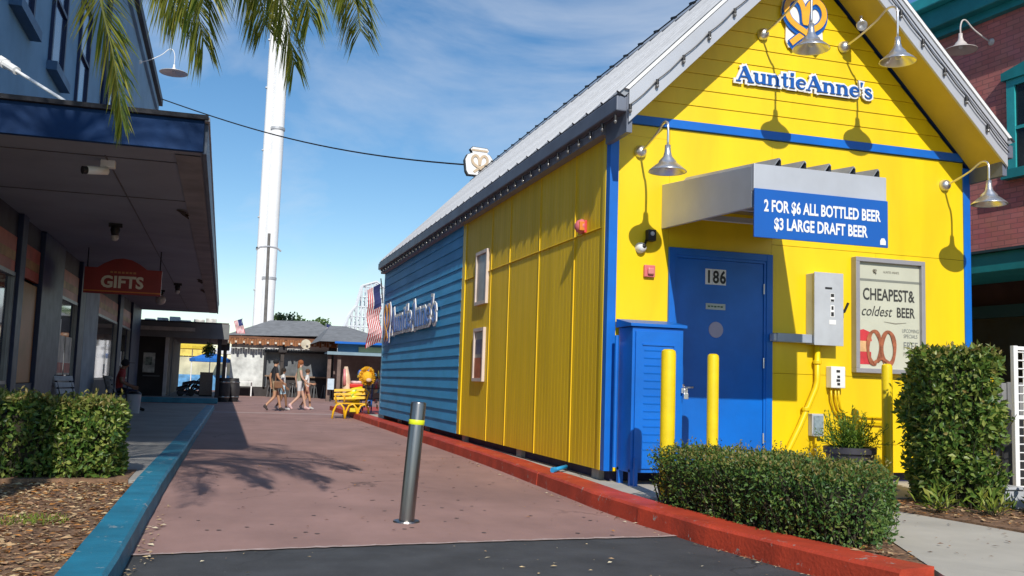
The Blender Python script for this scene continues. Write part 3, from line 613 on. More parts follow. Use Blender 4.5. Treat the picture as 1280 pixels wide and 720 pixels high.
for i in range(14): obj('louvre', MB().prism([(0,0),(-.005,-.003),(-.005,-.007),(0,-.02)], (cx0+.12,cy0-.021,1.48-i*.075), (0,1,0), (0,0,1), (1,0,0), -(cx1-cx0-.24)), BLU, cd_)
for x in (cx0+.0, cx1-.05):
    for y in (cy0-.006, Y0-.10): obj('leg', MB().box(x,x+.05,y,y+.05,.14,.30), BLU, T)
obj('pipe', MB().tube([(3.80,8.93,.3),(3.80,8.93,1.62)],.022,8), BLU, T)
T = thing('padlock', 'small steel padlock on the right edge of the blue cabinet', 'padlock', (4.43,8.66,1.02))
obj('body', MB().box(4.40,4.45,8.615,8.64,1.0,1.06), ALU, T, bevel=.006); obj('shackle', MB().tube([(4.41,8.63,1.06),(4.41,8.63,1.09),(4.425,8.63,1.105),(4.44,8.63,1.09),(4.44,8.63,1.06)],.006,6), ALU, T); obj('hasp', MB().box(4.385,4.45,8.643,8.657,1.06,1.11), ALU, T)
# electrical gear
T = thing('disconnect_switch', 'tall grey electrical switch box between the door and the poster', 'electrical box', (6.25,Y0,1.63))
obj('enclosure', MB().box(6.09,6.44,Y0-.16,Y0-.002,1.63,2.405), GREYBOX, T, bevel=.006); obj('cover', MB().box(6.082,6.448,Y0-.175,Y0-.161,1.62,2.415), GREYBOX, T, bevel=.004)
for (a, b, c, d, mm) in ((6.235,6.32,2.235,2.255,INK),(6.30,6.35,2.095,2.19,WHITE),(6.305,6.345,2.10,2.125,INK),(6.305,6.345,2.15,2.185,INK),(6.30,6.35,1.93,2.06,WHITE),(6.308,6.342,1.94,1.985,INK),(6.312,6.338,2.01,2.05,INK),(6.285,6.37,1.85,1.90,WHITE)):
    lift = .1785 if mm is WHITE else .1800
    obj('sticker', MB().box(a-.02,b-.02,Y0-lift,Y0-.1765,c,d), mm, T)
obj('switch_handle', MB().tube([(6.45,Y0-.10,1.98),(6.49,Y0-.13,2.0),(6.52,Y0-.16,2.10)],.014,6), BLACK, T); obj('handle_pivot', MB().box(6.448,6.475,Y0-.14,Y0-.06,1.93,2.03), BLACK, T)
T = thing('wireway', 'grey horizontal cable trough from the door frame to the switch box', 'cable trough', (5.86,Y0,1.68))
obj('trough', MB().box(5.655,6.085,Y0-.13,Y0-.034,1.640,1.732), pm('grey_blue_trough',(0.36,0.40,0.47),0.45,0.1,.08,4), T, bevel=.005); obj('end_cap', MB().box(5.615,5.654,Y0-.126,Y0-.036,1.645,1.727), GREYBOX, T, bevel=.012)
T = thing('conduit_run', 'yellow painted conduit dropping from the switch box to the hedge', 'conduit', (6.18,Y0,.4))
obj('pipe', MB().tube([(6.20,Y0-.055,1.63),(6.20,Y0-.055,1.24),(6.18,Y0-.055,1.16),(5.98,Y0-.055,.74),(5.80,Y0-.055,.42),(5.76,Y0-.055,.15)],.032,10), YEL, T, smooth=True)
for p in ((6.20,1.44),(6.06,.93)): obj('clamp', MB().lathe([(.044,-.02),(.046,-.015),(.046,.015),(.044,.02)],(p[0],Y0-.055,p[1]),(0,0,1),12), YEL, T)
T = thing('meter_box', 'small white meter box below the switch box, left of the bollard', 'electrical box', (6.43,Y0,1.16))
obj('case', MB().box(6.345,6.525,Y0-.10,Y0-.002,1.165,1.40), WHITE, T, bevel=.008)
for i, zz in enumerate((1.35,1.29,1.25,1.21)): obj('sticker', MB().box(6.41+.01*(i%2),6.455,Y0-.103,Y0-.1005,zz-.015,zz+.012), INK, T)
obj('latch', MB().box(6.526,6.545,Y0-.07,Y0-.02,1.30,1.36), BLACK, T)
for i, (xx, xe, ze) in enumerate(((6.375,6.60,.80),(6.43,6.66,.78),(6.47,6.64,.86))):
    obj('cable', MB().tube([(xx,Y0-.05,1.165),(xx+.01,Y0-.045,1.05),(xx+.05,Y0-.03,.93),(xe-.08,Y0-.025,ze+.02),(xe,Y0-.02,ze),(xe+.5,Y0-.02,ze-.01)],.012,6), YEL, T, smooth=True)
T = thing('junction_box', 'small grey box low on the wall beside the potted plant', 'electrical box', (6.19,Y0,.64))
obj('case', MB().box(6.12,6.265,Y0-.08,Y0-.002,.64,.88), GREYBOX, T, bevel=.006); obj('cover', MB().box(6.135,6.25,Y0-.092,Y0-.081,.66,.86), pm('weathered_cover',(0.28,0.36,0.40),0.5,.2,.2,20), T); obj('nipple', MB().tube([(6.19,Y0-.04,.64),(6.19,Y0-.04,.2)],.012,6), YEL, T)
# poster case
T = thing('poster_case', 'grey framed beer poster on the yellow wall right of the switch box', 'poster', (7.12,Y0,1.34))
px0, px1, pz0, pz1 = 6.675, 7.60, 1.345, 2.635; q = .05
fm = MB(); fm.box(px0,px1,Y0-.09,Y0-.002,pz0,pz0+q); fm.box(px0,px1,Y0-.09,Y0-.002,pz1-q,pz1); fm.box(px0,px0+q,Y0-.09,Y0-.002,pz0+q,pz1-q); fm.box(px1-q,px1,Y0-.09,Y0-.002,pz0+q,pz1-q)
obj('frame', fm, pm('poster_frame_grey',(0.36,0.35,0.37),0.4,.3,.06,4), T, bevel=.004)
PB = Y0-.045
obj('poster_sheet', MB().box(px0+q,px1-q,PB,PB+.02,pz0+q,pz1-q), pm('cream_poster',(0.54,0.54,0.43),0.3,var=.05,vscale=2,coat=.3), T)
obj('rule', MB().box(px0+q,px1-q,PB-.003,PB-.001,2.375,2.40), pm('poster_rule',(0.22,0.23,0.20),0.5,var=.1), T)
INK2 = pm('charcoal_print',(0.045,0.045,0.04),0.5,var=.1)
obj('lettering', text_mb("AUNTIE ANNE'S", (7.17,PB-.002,2.475), FRONT, .026, .8, .0, .001), pm('faint_print',(0.25,0.23,0.18),0.5,var=.1), T)
mb = MB(); stroke(mb, PRZS, .26, (6.95,PB-.002,2.487), FRONT, .028, 0, .001, .001); obj('emblem', mb, MATS['faint_print'], T)
obj('lettering', text_mb('CHEAPEST&', (7.135,PB-.002,2.165), FRONT, .130, .70, .02, .001), INK2, T)
obj('lettering', text_mb('coldest', (6.965,PB-.002,1.985), FRONT, .115, .84, .004, .001, shear=.35), INK2, T)
obj('lettering', text_mb('BEER', (7.36,PB-.002,1.985), FRONT, .11, .72, .02, .001), INK2, T)
mb = MB(); stroke(mb, [(-.15,0),(0,-.015),(.15,.0)],[.004,.012,.004],(7.22,PB-.002,1.925),FRONT,1,0,.001,.001); obj('flourish', mb, MATS['faint_print'], T)
GP = pm('grey_print',(0.20,0.21,0.20),0.5,var=.1)
obj('lettering', text_mb('UPCOMING', (7.425,PB-.002,1.815), FRONT, .042, .72, .0, .001), GP, T); obj('lettering', text_mb('SPECIALS', (7.425,PB-.002,1.755), FRONT, .042, .78, .0, .001), GP, T)
obj('lettering', text_mb('FREE', (7.425,PB-.002,1.625), FRONT, .085, .80, .006, .001), GP, T); obj('lettering', text_mb('PRETZEL', (7.425,PB-.002,1.55), FRONT, .045, .80, .0, .001), MATS['faint_print'], T)
mb = MB(); mb.prism([(6.727,1.44),(6.90,1.44),(6.90,1.58),(6.727,1.58)],(0,PB-.0015,0),(1,0,0),(0,0,1),(0,-1,0),.001); mb.prism([(6.727,1.70),(6.91,1.70),(6.89,1.80),(6.80,1.83),(6.727,1.815)],(0,PB-.0015,0),(1,0,0),(0,0,1),(0,-1,0),.001); obj('printed_cup', mb, pm('print_red',(0.56,0.04,0.05),0.5,var=.15,vscale=10), T)
mb = MB(); mb.prism([(6.727,1.581),(6.85,1.581),(6.85,1.699),(6.727,1.699)],(0,PB-.0015,0),(1,0,0),(0,0,1),(0,-1,0),.001); obj('printed_label', mb, pm('print_peach',(0.70,0.42,0.20),0.5,var=.15,vscale=10), T)
mb = MB(); stroke(mb, arc(-.36,.02,.33,.72,-60,285,26), [.17+.04*math.sin(i*.9) for i in range(27)], (7.03,PB-.003,1.625), FRONT, .255, 0, .001, .001); stroke(mb, arc(.36,.02,.33,.72,240,-105,26), [.17+.04*math.cos(i*.8) for i in range(27)], (7.03,PB-.0075,1.625), FRONT, .255, 0, .001, .001); stroke(mb, [(-.42,-.66),(0,-.42),(.42,-.66)], .15, (7.03,PB-.014,1.625), FRONT, .255, 0, .001, .001); obj('printed_pretzel', mb, pm('print_brown',(0.36,0.115,0.055),0.5,var=.3,vscale=14), T)

# ================================================================== BOLLARDS
STB = thing('steel_bollard', 'leaning brushed steel bollard with lime yellow band on the promenade', 'bollard', (1.434,7.444,.004)); STB.rotation_euler = (0, math.radians(3.6), 0)
obj('tube', MB().lathe([(.0,.930),(.048,.930),(.057,.925),(.060,.915),(.060,-.05)],(0,0,0),(0,0,1),32), STEEL, STB, local=True, smooth=True, angle=.6)
obj('reflective_band', MB().lathe([(.0605,.752),(.0622,.754),(.0622,.788),(.0605,.790)],(0,0,0),(0,0,1),32), pm('lime_tape',(0.72,0.80,0.02),0.4,var=.05,emit=(.7,.8,0,.0)), STB, local=True, smooth=True)
fl = obj('base_flange', MB().lathe([(.061,.016),(.10,.012),(.105,.0),(.06,-.02)],(0,0,0),(0,0,1),32), STEEL, STB, local=True); fl.rotation_euler = (0, math.radians(-3.6), 0)
YBM = pm('yellow_bollard_paint',(0.83,0.60,0.004),0.42,var=.07,vscale=6,bump=.1,bscale=30,stain=.16,sscale=4,chips=((0.20,0.13,0.06),.72,11))
for lab, x, y, r, ht in (('thick yellow bollard in front of the blue cabinet', 3.755,7.66,.065,1.435),('thin yellow bollard in front of the blue door',4.50,8.22,.056,1.435),('yellow bollard in front of the poster beside the tall hedge',6.62,8.40,.054,1.42),('short yellow bollard tip behind the right end of the tall hedge',8.02,8.5,.05,1.44)):
    T = thing('yellow_bollard', lab, 'bollard', (x,y,.14), 'yellow pipe bollards along the kiosk')
    obj('pipe', MB().lathe([(0,ht-.14+.012),(r*.6,ht-.14+.010),(r*.93,ht-.14-.004),(r,ht-.14-.03),(r,-.1)],(0,0,0),(0,0,1),22), YBM, T, local=True, smooth=True, angle=.7)
    obj('footing', MB().lathe([(r,.012),(r*2.2,.008),(r*2.3,-.02)],(0,0,0),(0,0,1),18), GCONC, T, local=True)
T = thing('blue_spigot', 'short blue pipe stub lying on the kerb by the kiosk', 'pipe', (3.60,10.0,.15)); obj('stub', MB().tube([(3.52,9.95,.175),(3.72,10.1,.20)],.022,10), pm('bright_blue_pipe',(0.02,0.30,0.62),0.4), T, smooth=True); obj('collar', MB().tube([(3.50,9.935,.174),(3.54,9.965,.178)],.03,10), MATS['bright_blue_pipe'], T)
T = thing('drain_downpipe', 'blue slim post by the kiosk corner below the cabinet', 'post', (3.90,8.62,.14))
obj('post', MB().box(3.865,3.90,8.585,8.62,.14,.42), BLU, T, bevel=.004); obj('foot', MB().box(3.84,3.925,8.56,8.645,.135,.15), GREYBOX, T)

# ================================================================== FOLIAGE
def leaf_add(V, F, c, d, n, L, W):
    """folded six-vertex leaf"""
    s = d.cross(n).normalized(); n = s.cross(d).normalized(); b = len(V)
    V += [c, c+d*L*.45+s*W*.5+n*W*.18, c+d*L, c+d*L*.45-s*W*.5+n*W*.18]; F += [(b, b+1, b+2), (b, b+2, b+3)]
def rdir(): 
    while True:
        v = Vector((random.uniform(-1,1), random.uniform(-1,1), random.uniform(-1,1)))
        if .05 < v.length < 1: return v.normalized()
def inpoly(x, y, P):
    c = False; j = len(P)-1
    for i in range(len(P)):
        if (P[i][1] > y) != (P[j][1] > y) and x < (P[j][0]-P[i][0])*(y-P[i][1])/(P[j][1]-P[i][1])+P[i][0]: c = not c
        j = i
    return c
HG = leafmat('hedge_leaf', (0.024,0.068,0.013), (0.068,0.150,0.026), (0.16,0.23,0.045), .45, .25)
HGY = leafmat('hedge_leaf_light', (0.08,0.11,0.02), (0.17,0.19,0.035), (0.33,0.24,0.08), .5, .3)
HGF = leafmat('croton_leaf', (0.030,0.080,0.014), (0.11,0.20,0.030), (0.32,0.36,0.08), .42, .33)
TWIG = pm('hedge_twig', (0.035,0.030,0.016), 0.9, var=.3, vscale=12)
def edge_dist(x, y, P):
    d = 9
    for i in range(len(P)):
        a = Vector(P[i]); b = Vector(P[(i+1) % len(P)]); p = Vector((x, y)); t = max(0, min(1, (p-a).dot(b-a)/(b-a).length_squared)); d = min(d, (p-(a+(b-a)*t)).length)
    return d
def hedge(name, label, P, z0, z1, n, L, mats, loc, fluff=.05, toplight=.5, round_=.08, seed=1, amp=.06):
    rs = random.getstate(); random.seed(seed)
    T = thing(name, label, 'hedge', loc)
    xs = [p[0] for p in P]; ys = [p[1] for p in P]; V1, F1, V2, F2 = [], [], [], []
    import mathutils.noise as mn
    cx, cy = sum(xs)/len(xs), sum(ys)/len(ys); k = 0; tries = 0
    while k < n and tries < n*60:
        tries += 1
        x, y, z = random.uniform(min(xs)-.05, max(xs)+.05), random.uniform(min(ys)-.05, max(ys)+.05), random.uniform(z0, z1+.05)
        w = mn.noise(Vector((x*2.3, y*2.3, z*2.3)))*amp+mn.noise(Vector((x*7, y*7, z*7)))*amp*.6
        ins = inpoly(x, y, P); d = edge_dist(x, y, P)*(1 if ins else -1)
        dz = z1-z; de = min(d, dz) if d > round_ or dz > round_ else round_-math.hypot(round_-min(d, round_), round_-min(dz, round_))
        de += w
        if de < -fluff*.3 or de > .16: continue
        if de > .07 and random.random() < .45: continue
        if z < z0+.12 and random.random() < .35: continue
        out = Vector((x-cx, y-cy, 0)).normalized() if d < dz else Vector((0,0,1))
        dd = (out*.55+rdir()*.9+Vector((0,0,.25))).normalized(); nn = (out*.9+rdir()*.8+Vector((0,0,.3))).normalized()
        if abs(dd.dot(nn)) > .95: continue
        l = L*random.uniform(.6,1.25)
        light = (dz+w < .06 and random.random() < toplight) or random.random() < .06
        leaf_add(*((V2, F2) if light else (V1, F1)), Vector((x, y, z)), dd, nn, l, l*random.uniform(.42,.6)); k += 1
    for i in range(int(n/230)):
        for _ in range(20):
            x, y = random.uniform(min(xs), max(xs)), random.uniform(min(ys), max(ys))
            if inpoly(x, y, P): break
        h_ = random.uniform(.03,.10); p = Vector((x, y, z1-.05)); q_ = p+Vector((random.uniform(-.03,.03), random.uniform(-.03,.03), h_+.05))
        for j in range(6):
            c_ = p.lerp(q_, .3+.7*j/5); d_ = (rdir()+Vector((0,0,.8))).normalized(); leaf_add(V2, F2, c_, d_, (rdir()+Vector((0,-.5,.5))).normalized(), L*.8, L*.36)
    for V, F, m, nm in ((V1, F1, mats[0], 'foliage'), (V2, F2, mats[1], 'new_growth')):
        mb = MB(); mb.v = [tuple(v) for v in V]; mb.f = F; mb.m = [0]*len(F); o = obj(nm, mb, m, T); o['kind'] = 'stuff'
    # inside: crossing twigs, plus a solid dark core added for the shade within
    c = MB(); Pi = [(cx+(a-cx)*1.0, cy+(b-cy)*1.0) for a, b in P]
    for i in range(int(n/26)):
        for _ in range(30):
            x, y = random.uniform(min(xs), max(xs)), random.uniform(min(ys), max(ys))
            if inpoly(x, y, P) and edge_dist(x, y, P) > .05: break
        else: continue
        h = random.uniform(z0+.2, z1-.05); p = Vector((x, y, z0-.02)); c.tube([p, p+Vector((random.uniform(-.06,.06), random.uniform(-.06,.06), (h-z0)*.5)), Vector((x+random.uniform(-.14,.14), y+random.uniform(-.14,.14), h))], [.008,.006,.003], 4, False)
    tw = obj('twigs', c, TWIG, T); tw['kind'] = 'stuff'
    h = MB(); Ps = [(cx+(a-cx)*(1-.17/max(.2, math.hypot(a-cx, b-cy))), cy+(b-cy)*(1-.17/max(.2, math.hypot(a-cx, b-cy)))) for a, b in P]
    h.prism(Ps, (0,0,z1-.14), (1,0,0), (0,1,0), (0,0,1), z1-.14-z0-.10); obj('dark_core', h, TWIG, T)
    random.setstate(rs)
    return T
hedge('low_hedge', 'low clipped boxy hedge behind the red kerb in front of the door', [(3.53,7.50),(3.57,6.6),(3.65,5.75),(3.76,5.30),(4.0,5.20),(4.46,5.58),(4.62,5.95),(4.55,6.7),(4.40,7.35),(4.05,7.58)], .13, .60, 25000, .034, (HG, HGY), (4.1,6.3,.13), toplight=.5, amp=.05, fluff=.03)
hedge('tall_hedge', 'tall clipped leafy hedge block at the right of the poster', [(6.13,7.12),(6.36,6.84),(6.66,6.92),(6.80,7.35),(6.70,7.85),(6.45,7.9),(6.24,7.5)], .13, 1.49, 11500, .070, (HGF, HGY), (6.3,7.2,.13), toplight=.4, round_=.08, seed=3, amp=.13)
hedge('shop_hedge', 'clipped hedge at the near end of the shop sidewalk, right of the palm shadow', [(-1.42,9.42),(-0.93,9.40),(-0.88,9.7),(-0.92,10.15),(-1.42,10.2)], .08, .80, 7000, .062, (HGF, HGY), (-1.1,9.8,.08), toplight=.7, seed=4)
hedge('shop_hedge', 'clipped hedge at the left edge of the picture in the palm shadow', [(-1.44,9.42),(-1.44,10.2),(-2.7,10.2),(-2.7,9.40)], .08, .81, 9000, .062, (HGF, HGY), (-2.0,9.8,.08), toplight=.7, seed=5)
hedge('corner_bush', 'dark low bush at the lower right edge of the picture', [(6.6,6.2),(7.1,6.1),(7.3,6.6),(6.75,6.75)], .1, .42, 1500, .07, (HG, HGY), (6.9,6.4,.1), seed=6)
# leafy sprouts at the foot of the tall hedge
def sprout(label, loc, n, L, spread, mat, name='bedding_plant'):
    T = thing(name, label, 'plant', loc, 'bright sprouts at the foot of the tall hedge'); V, F = [], []; st = MB()
    for i in range(n):
        a = random.uniform(0, 6.28); el = random.uniform(.25, 1.2); d = Vector((math.cos(a)*math.cos(el), math.sin(a)*math.cos(el), math.sin(el)))
        p = Vector((random.uniform(-1,1)*spread*.3, random.uniform(-1,1)*spread*.3, .02)); l = L*random.uniform(.6,1.2); st.tube([p, p+d*l*.6], .003, 4, False)
        for q in range(3): leaf_add(V, F, p+d*l*(.2+.3*q), (d+rdir()*.6).normalized(), (Vector((0,0,1))+rdir()*.5).normalized(), l*.5, l*.14)
    mb = MB(); mb.v = [tuple(v) for v in V]; mb.f = F; mb.m = [0]*len(F); o = obj('leaves', mb, mat, T, local=True); o['kind'] = 'stuff'; obj('stems', st, TWIG, T, local=True)
SPR = leafmat('sprout_leaf', (0.09,0.16,0.02), (0.20,0.28,0.03), (0.34,0.34,0.06), .4, .35)
sprout('bright green sprout at the left foot of the tall hedge', (5.80,6.72,.13), 26, .22, .3, SPR)
sprout('bright green sprout at the middle foot of the tall hedge', (6.16,6.52,.13), 26, .2, .3, SPR)
sprout('small sprout between the low hedge and the tall hedge', (5.55,7.25,.13), 22, .2, .4, SPR)
# potted plant
T = thing('potted_plant', 'feathery green plant in a dark round pot by the yellow bollard', 'plant', (6.15,8.38,.14))
POT = pm('dark_pot',(0.035,0.033,0.045),0.55,var=.15)
obj('pot', MB().lathe([(0,0),(.17,0),(.20,.02),(.235,.36),(.26,.37),(.26,.43),(.235,.43),(.225,.38),(0,.38)],(0,0,0),(0,0,1),24), POT, T, local=True, smooth=True, angle=.6)
V, F = [], []; st = MB()
for i in range(95):
    a = random.uniform(0, 6.28); el = random.uniform(.35, 1.45); d = Vector((math.cos(a)*math.cos(el), math.sin(a)*math.cos(el), math.sin(el))); p = Vector((random.uniform(-.12,.12), random.uniform(-.12,.12), .39)); l = random.uniform(.22,.46)
    tip = p+d*l+Vector((0,0,-.18*l*math.cos(el))); st.tube([p, p+d*l*.55, tip], .0035, 4, False)
    for q in range(22):
        t = .25+.75*q/22; c = p.lerp(tip, t)+Vector((0,0,.02)); leaf_add(V, F, c, (d*.7+rdir()).normalized(), (Vector((0,0,1))+rdir()*.6).normalized(), .055, .012)
mb = MB(); mb.v = [tuple(v) for v in V]; mb.f = F; mb.m = [0]*len(F); o = obj('fronds', mb, leafmat('fern_leaf',(0.06,0.13,0.015),(0.13,0.24,0.02),(0.26,0.33,0.04),.45,.35), T, local=True); o['kind'] = 'stuff'; obj('stems', st, HG, T, local=True)

# palm tree: trunk just outside the left of the frame, fronds reach in at the top
PALM = thing('palm_tree', 'palm whose drooping fronds hang into the top left corner', 'palm tree', (-2.35,4.7,.09))
TRK = pm('palm_trunk',(0.20,0.16,0.12),0.9,var=.3,vscale=8,bump=.6,bscale=25,stretch=(1,1,6))
tp = []; tr = []
for i in range(34):
    t = i/33; tp.append((.10*math.sin(t*1.4), .12*t*t, t*4.55)); tr.append(.21-.07*t+(.012 if i % 2 else 0)+(.06*(1-t*8) if t < .125 else 0))
obj('trunk', MB().tube(tp, tr, 14), TRK, PALM, local=True, smooth=True)
obj('crownshaft', MB().tube([(.1,.12,4.5),(.1,.12,4.9),(.1,.12,5.2)],[.15,.13,.05],12), leafmat('crownshaft_green',(0.12,0.2,0.05),(0.14,0.22,0.05),(0.16,0.24,0.06),.4,.0), PALM, local=True, smooth=True)
PL = leafmat('palm_leaflet', (0.07,0.13,0.022), (0.20,0.27,0.04), (0.48,0.45,0.08), .42, .50)
RCH = pm('palm_rachis',(0.20,0.22,0.06),0.5,var=.2)
def frond(ctrl, LL, seed, droop=.7, dens=64):
    rs = random.getstate(); random.seed(seed)
    P = [Vector(p) for p in ctrl]; Q = []
    for i in range(len(P)-1):
        p0, p1, p2, p3 = [P[max(0, min(len(P)-1, j))] for j in (i-1, i, i+1, i+2)]
        for q in range(10):
            t = q/10; Q.append(0.5*((2*p1)+(p2-p0)*t+(2*p0-5*p1+4*p2-p3)*t*t+(3*p1-p0-3*p2+p3)*t**3))
    Q.append(P[-1]); n = len(Q); mb = MB()
    mb.tube(Q, [.022*(1-.85*i/(n-1)) for i in range(n)], 6, True, 0)
    for j in range(dens):
        t = .14+.86*(j+random.random()*.5)/dens; t = min(t, .995); i = int(t*(n-1)); c = Q[i].lerp(Q[min(i+1, n-1)], t*(n-1)-i); tg = (Q[min(i+1, n-1)]-Q[max(i-1, 0)]).normalized()
        sd = tg.cross(Vector((0,0,1))); sd = sd.normalized() if sd.length > .12 else tg.orthogonal().normalized()
        for s in (-1, 1):
            l = .80*LL*(.55+.9*math.sin(math.pi*min(1, t*.9+.08))**.8)*.62*random.uniform(.8,1.15)
            d = (sd*s*.9+tg*(.55+.5*t)+rdir()*.16+Vector((0,0,random.uniform(-.1,.25)))).normalized()
            m1 = c+d*l*.5+Vector((0,0,-droop*l*.10)); e = c+d*l*.86+Vector((0,0,-droop*l*.52)); w = .0075*random.uniform(.7,1.2)
            nn = d.cross(Vector((0,0,1))); nn = nn.normalized() if nn.length > .05 else sd; ws = (nn*random.uniform(.2,1)+d.cross(nn)*random.uniform(-1,1)).normalized()*w
            mb.add([c-ws*.3, c+ws*.3, m1+ws*.8, m1-ws*.8, e], [(0,1,2,3), (3,2,4)], 1)
    o = obj('frond', mb, [RCH, PL], PALM); random.setstate(rs); return o
CR = (-2.25, 4.82, 5.15)
frond([CR, (-1.7,5.2,5.35), (-1.05,5.7,4.6), (-.86,5.95,3.45), (-.74,6.02,2.98), (-.67,6.05,2.60)], .62, 1, .25, 170)          # long one at the left
frond([CR, (-1.4,5.3,5.5), (-.75,5.8,4.8), (-.45,6.0,3.85), (-.33,6.1,3.50), (-.24,6.15,3.18)], .68, 2, .8, 190)
frond([CR, (-1.2,5.4,5.6), (-.35,6.0,4.9), (.05,6.3,4.05), (.22,6.4,3.65), (.34,6.45,3.2)], .66, 3, .7, 190)
frond([CR, (-1.0,5.4,5.8), (.0,6.1,5.2), (.45,6.5,4.5), (.60,6.6,4.15), (.70,6.7,3.85)], .60, 11, .8, 150)
frond([CR, (-1.3,5.7,5.6), (-.5,6.5,5.0), (-.05,7.0,4.25), (.08,7.1,3.95), (.15,7.2,3.72)], .62, 12, .9, 170)
frond([CR, (-1.3,5.0,5.7), (-.62,5.3,5.0), (-.36,5.5,4.0), (-.27,5.55,3.6), (-.22,5.6,3.3)], .62, 44, .7, 170)
frond([CR, (-1.8,5.2,5.5), (-1.3,5.8,4.9), (-1.02,6.2,4.1), (-.95,6.3,3.75), (-.90,6.35,3.5)], .5, 45, .6, 130)
frond([CR, (-.9,5.6,5.8), (.2,6.4,5.2), (.62,6.8,4.4), (.76,6.9,4.0), (.84,7.0,3.7)], .6, 46, .8, 150)
frond([CR, (-1.5,5.5,5.5), (-.95,6.1,4.9), (-.62,6.5,4.1), (-.52,6.6,3.75), (-.45,6.65,3.5)], .6, 42, .8, 170)
frond([CR, (-1.1,5.2,5.7), (-.15,5.7,5.0), (.22,5.9,4.1), (.33,6.0,3.7), (.40,6.05,3.4)], .6, 43, .8, 170)
for i, (a, ln) in enumerate(((1.2,2.6),(1.75,2.7),(2.4,2.6),(3.1,2.7),(3.8,2.6),(4.5,2.7),(5.2,2.5),(5.9,2.6),(.75,2.3),(.2,2.2),(.45,2.7),(.98,2.8),(1.45,2.5))):
    ca, sa = math.cos(a), math.sin(a); C_ = Vector(CR)
    up_ = random.uniform(.5,1.1)
    frond([CR, C_+Vector((ca*ln*.3, sa*ln*.3, up_*.8)), C_+Vector((ca*ln*.65, sa*ln*.65, up_*.75)), C_+Vector((ca*ln*.9, sa*ln*.9, .1)), C_+Vector((ca*ln, sa*ln, -.6))], .6, 20+i, .8, 100)

PALM1 = PALM
PALM = thing('palm_tree', 'taller palm beside the first, its crown shading the left canopy front', 'palm tree', (-3.0,3.1,.09))
obj('trunk', MB().tube([(.1*math.sin(i*.2),.05*i/20,i*.43) for i in range(21)], [.20-.004*i+(.01 if i % 2 else 0) for i in range(21)], 12), TRK, PALM, local=True, smooth=True)
C2 = Vector((-2.7,3.15,8.75))
for i in range(30):
    a = i*2.399; ln = random.uniform(1.8,3.0); ca, sa = math.cos(a), math.sin(a); u_ = random.uniform(.2,1.3)
    frond([C2, C2+Vector((ca*ln*.3,sa*ln*.3,u_*.8)), C2+Vector((ca*ln*.65,sa*ln*.65,u_*.6)), C2+Vector((ca*ln*.9,sa*ln*.9,-.1)), C2+Vector((ca*ln,sa*ln,-.9))], .75, 60+i, .9, 60)
PALM = PALM1
# ground litter: wood chips, dry leaves
def litter(name, label, mats, n, poly, z, L, kind='stuff', seed=9, flat=.35):
    rs = random.getstate(); random.seed(seed); V, F, Mi = [], [], []
    xs = [p[0] for p in poly]; ys = [p[1] for p in poly]; k = 0
    while k < n:
        x, y = random.uniform(min(xs), max(xs)), random.uniform(min(ys), max(ys))
        if not inpoly(x, y, poly): continue
        a = random.uniform(0, 6.28); d = Vector((math.cos(a), math.sin(a), random.uniform(-.1,.4)*flat)).normalized(); nn = Vector((random.uniform(-1,1)*flat, random.uniform(-1,1)*flat, 1)).normalized(); l = L*random.choice((random.uniform(.3,.7),random.uniform(.6,1.2),random.uniform(1.0,1.9)))
        m0 = len(F); leaf_add(V, F, Vector((x, y, z+random.uniform(.002,.012))), d, nn, l, l*random.uniform(.25,.55)); Mi += [random.randrange(len(mats))]*2; k += 1
    mb = MB(); mb.v = [tuple(v) for v in V]; mb.f = F; mb.m = Mi; o = obj(name, mb, mats, None, kind=kind, label=label, cat='litter'); random.setstate(rs); return o
CH = [pm('chip_a',(0.34,0.19,0.10),0.9,var=.3,vscale=20), pm('chip_b',(0.48,0.31,0.16),0.9,var=.3,vscale=20), pm('chip_c',(0.15,0.07,0.035),0.9,var=.3,vscale=20), pm('chip_d',(0.56,0.42,0.23),0.9,var=.3,vscale=20), pm('chip_e',(0.40,0.17,0.04),0.9,var=.3,vscale=20)]
litter('wood_chips', 'brown wood chips and dry leaves covering the bed beside the blue kerb', CH, 15000, [(-0.70,2.2),(-0.70,9.38),(-3.6,9.38),(-2.4,2.2)], .09, .045)
litter('dry_leaves', 'scattered dry leaves on the asphalt in front of the promenade', [CH[1],CH[3],pm('pale_leaf',(0.6,0.52,0.36),0.8)], 120, [(-.44,3.6),(3.3,3.6),(3.3,6.4),(-.44,6.2)], .004, .026, seed=10)
litter('dry_leaves', 'dry leaves gathered along the foot of the blue kerb', [CH[1],CH[3],MATS['pale_leaf']], 150, [(-.44,3.2),(-.28,3.2),(-.36,8.5),(-.43,8.5)], .006, .035, seed=11)
litter('dry_leaves', 'few dark leaf scraps on the mauve promenade', [CH[2],CH[0],CH[4]], 70, [(-.3,6.6),(3.2,6.8),(3.2,14),(-.3,14)], .009, .03, seed=12)
litter('dry_leaves', 'small leaf scraps on the pale side path', [CH[2],CH[0]], 34, [(3.95,4.4),(5.0,6.6),(5.6,6.3),(5.8,4.6)], .121, .035, seed=13)
litter('wood_chips', 'leaf litter under the hedges beside the kiosk', CH, 2600, [(3.85,4.75),(3.92,4.62),(5.0,6.9),(5.5,7.1),(5.7,6.3),(6.2,5.2),(7.6,5.6),(7.6,7.6),(3.6,7.65)], .135, .05, seed=14)
sp_ = MB(); random.seed(90)
for i in range(130):
    x, y = random.uniform(-.3,3.2), random.uniform(6.6,15); q_ = random.uniform(.008,.022); k_ = 7; a0 = random.random()
    sp_.add([(x+q_*random.uniform(.7,1.2)*math.cos(a0+j*6.283/k_), y+q_*random.uniform(.7,1.3)*math.sin(a0+j*6.283/k_), .0065) for j in range(k_)], [tuple(range(k_))])
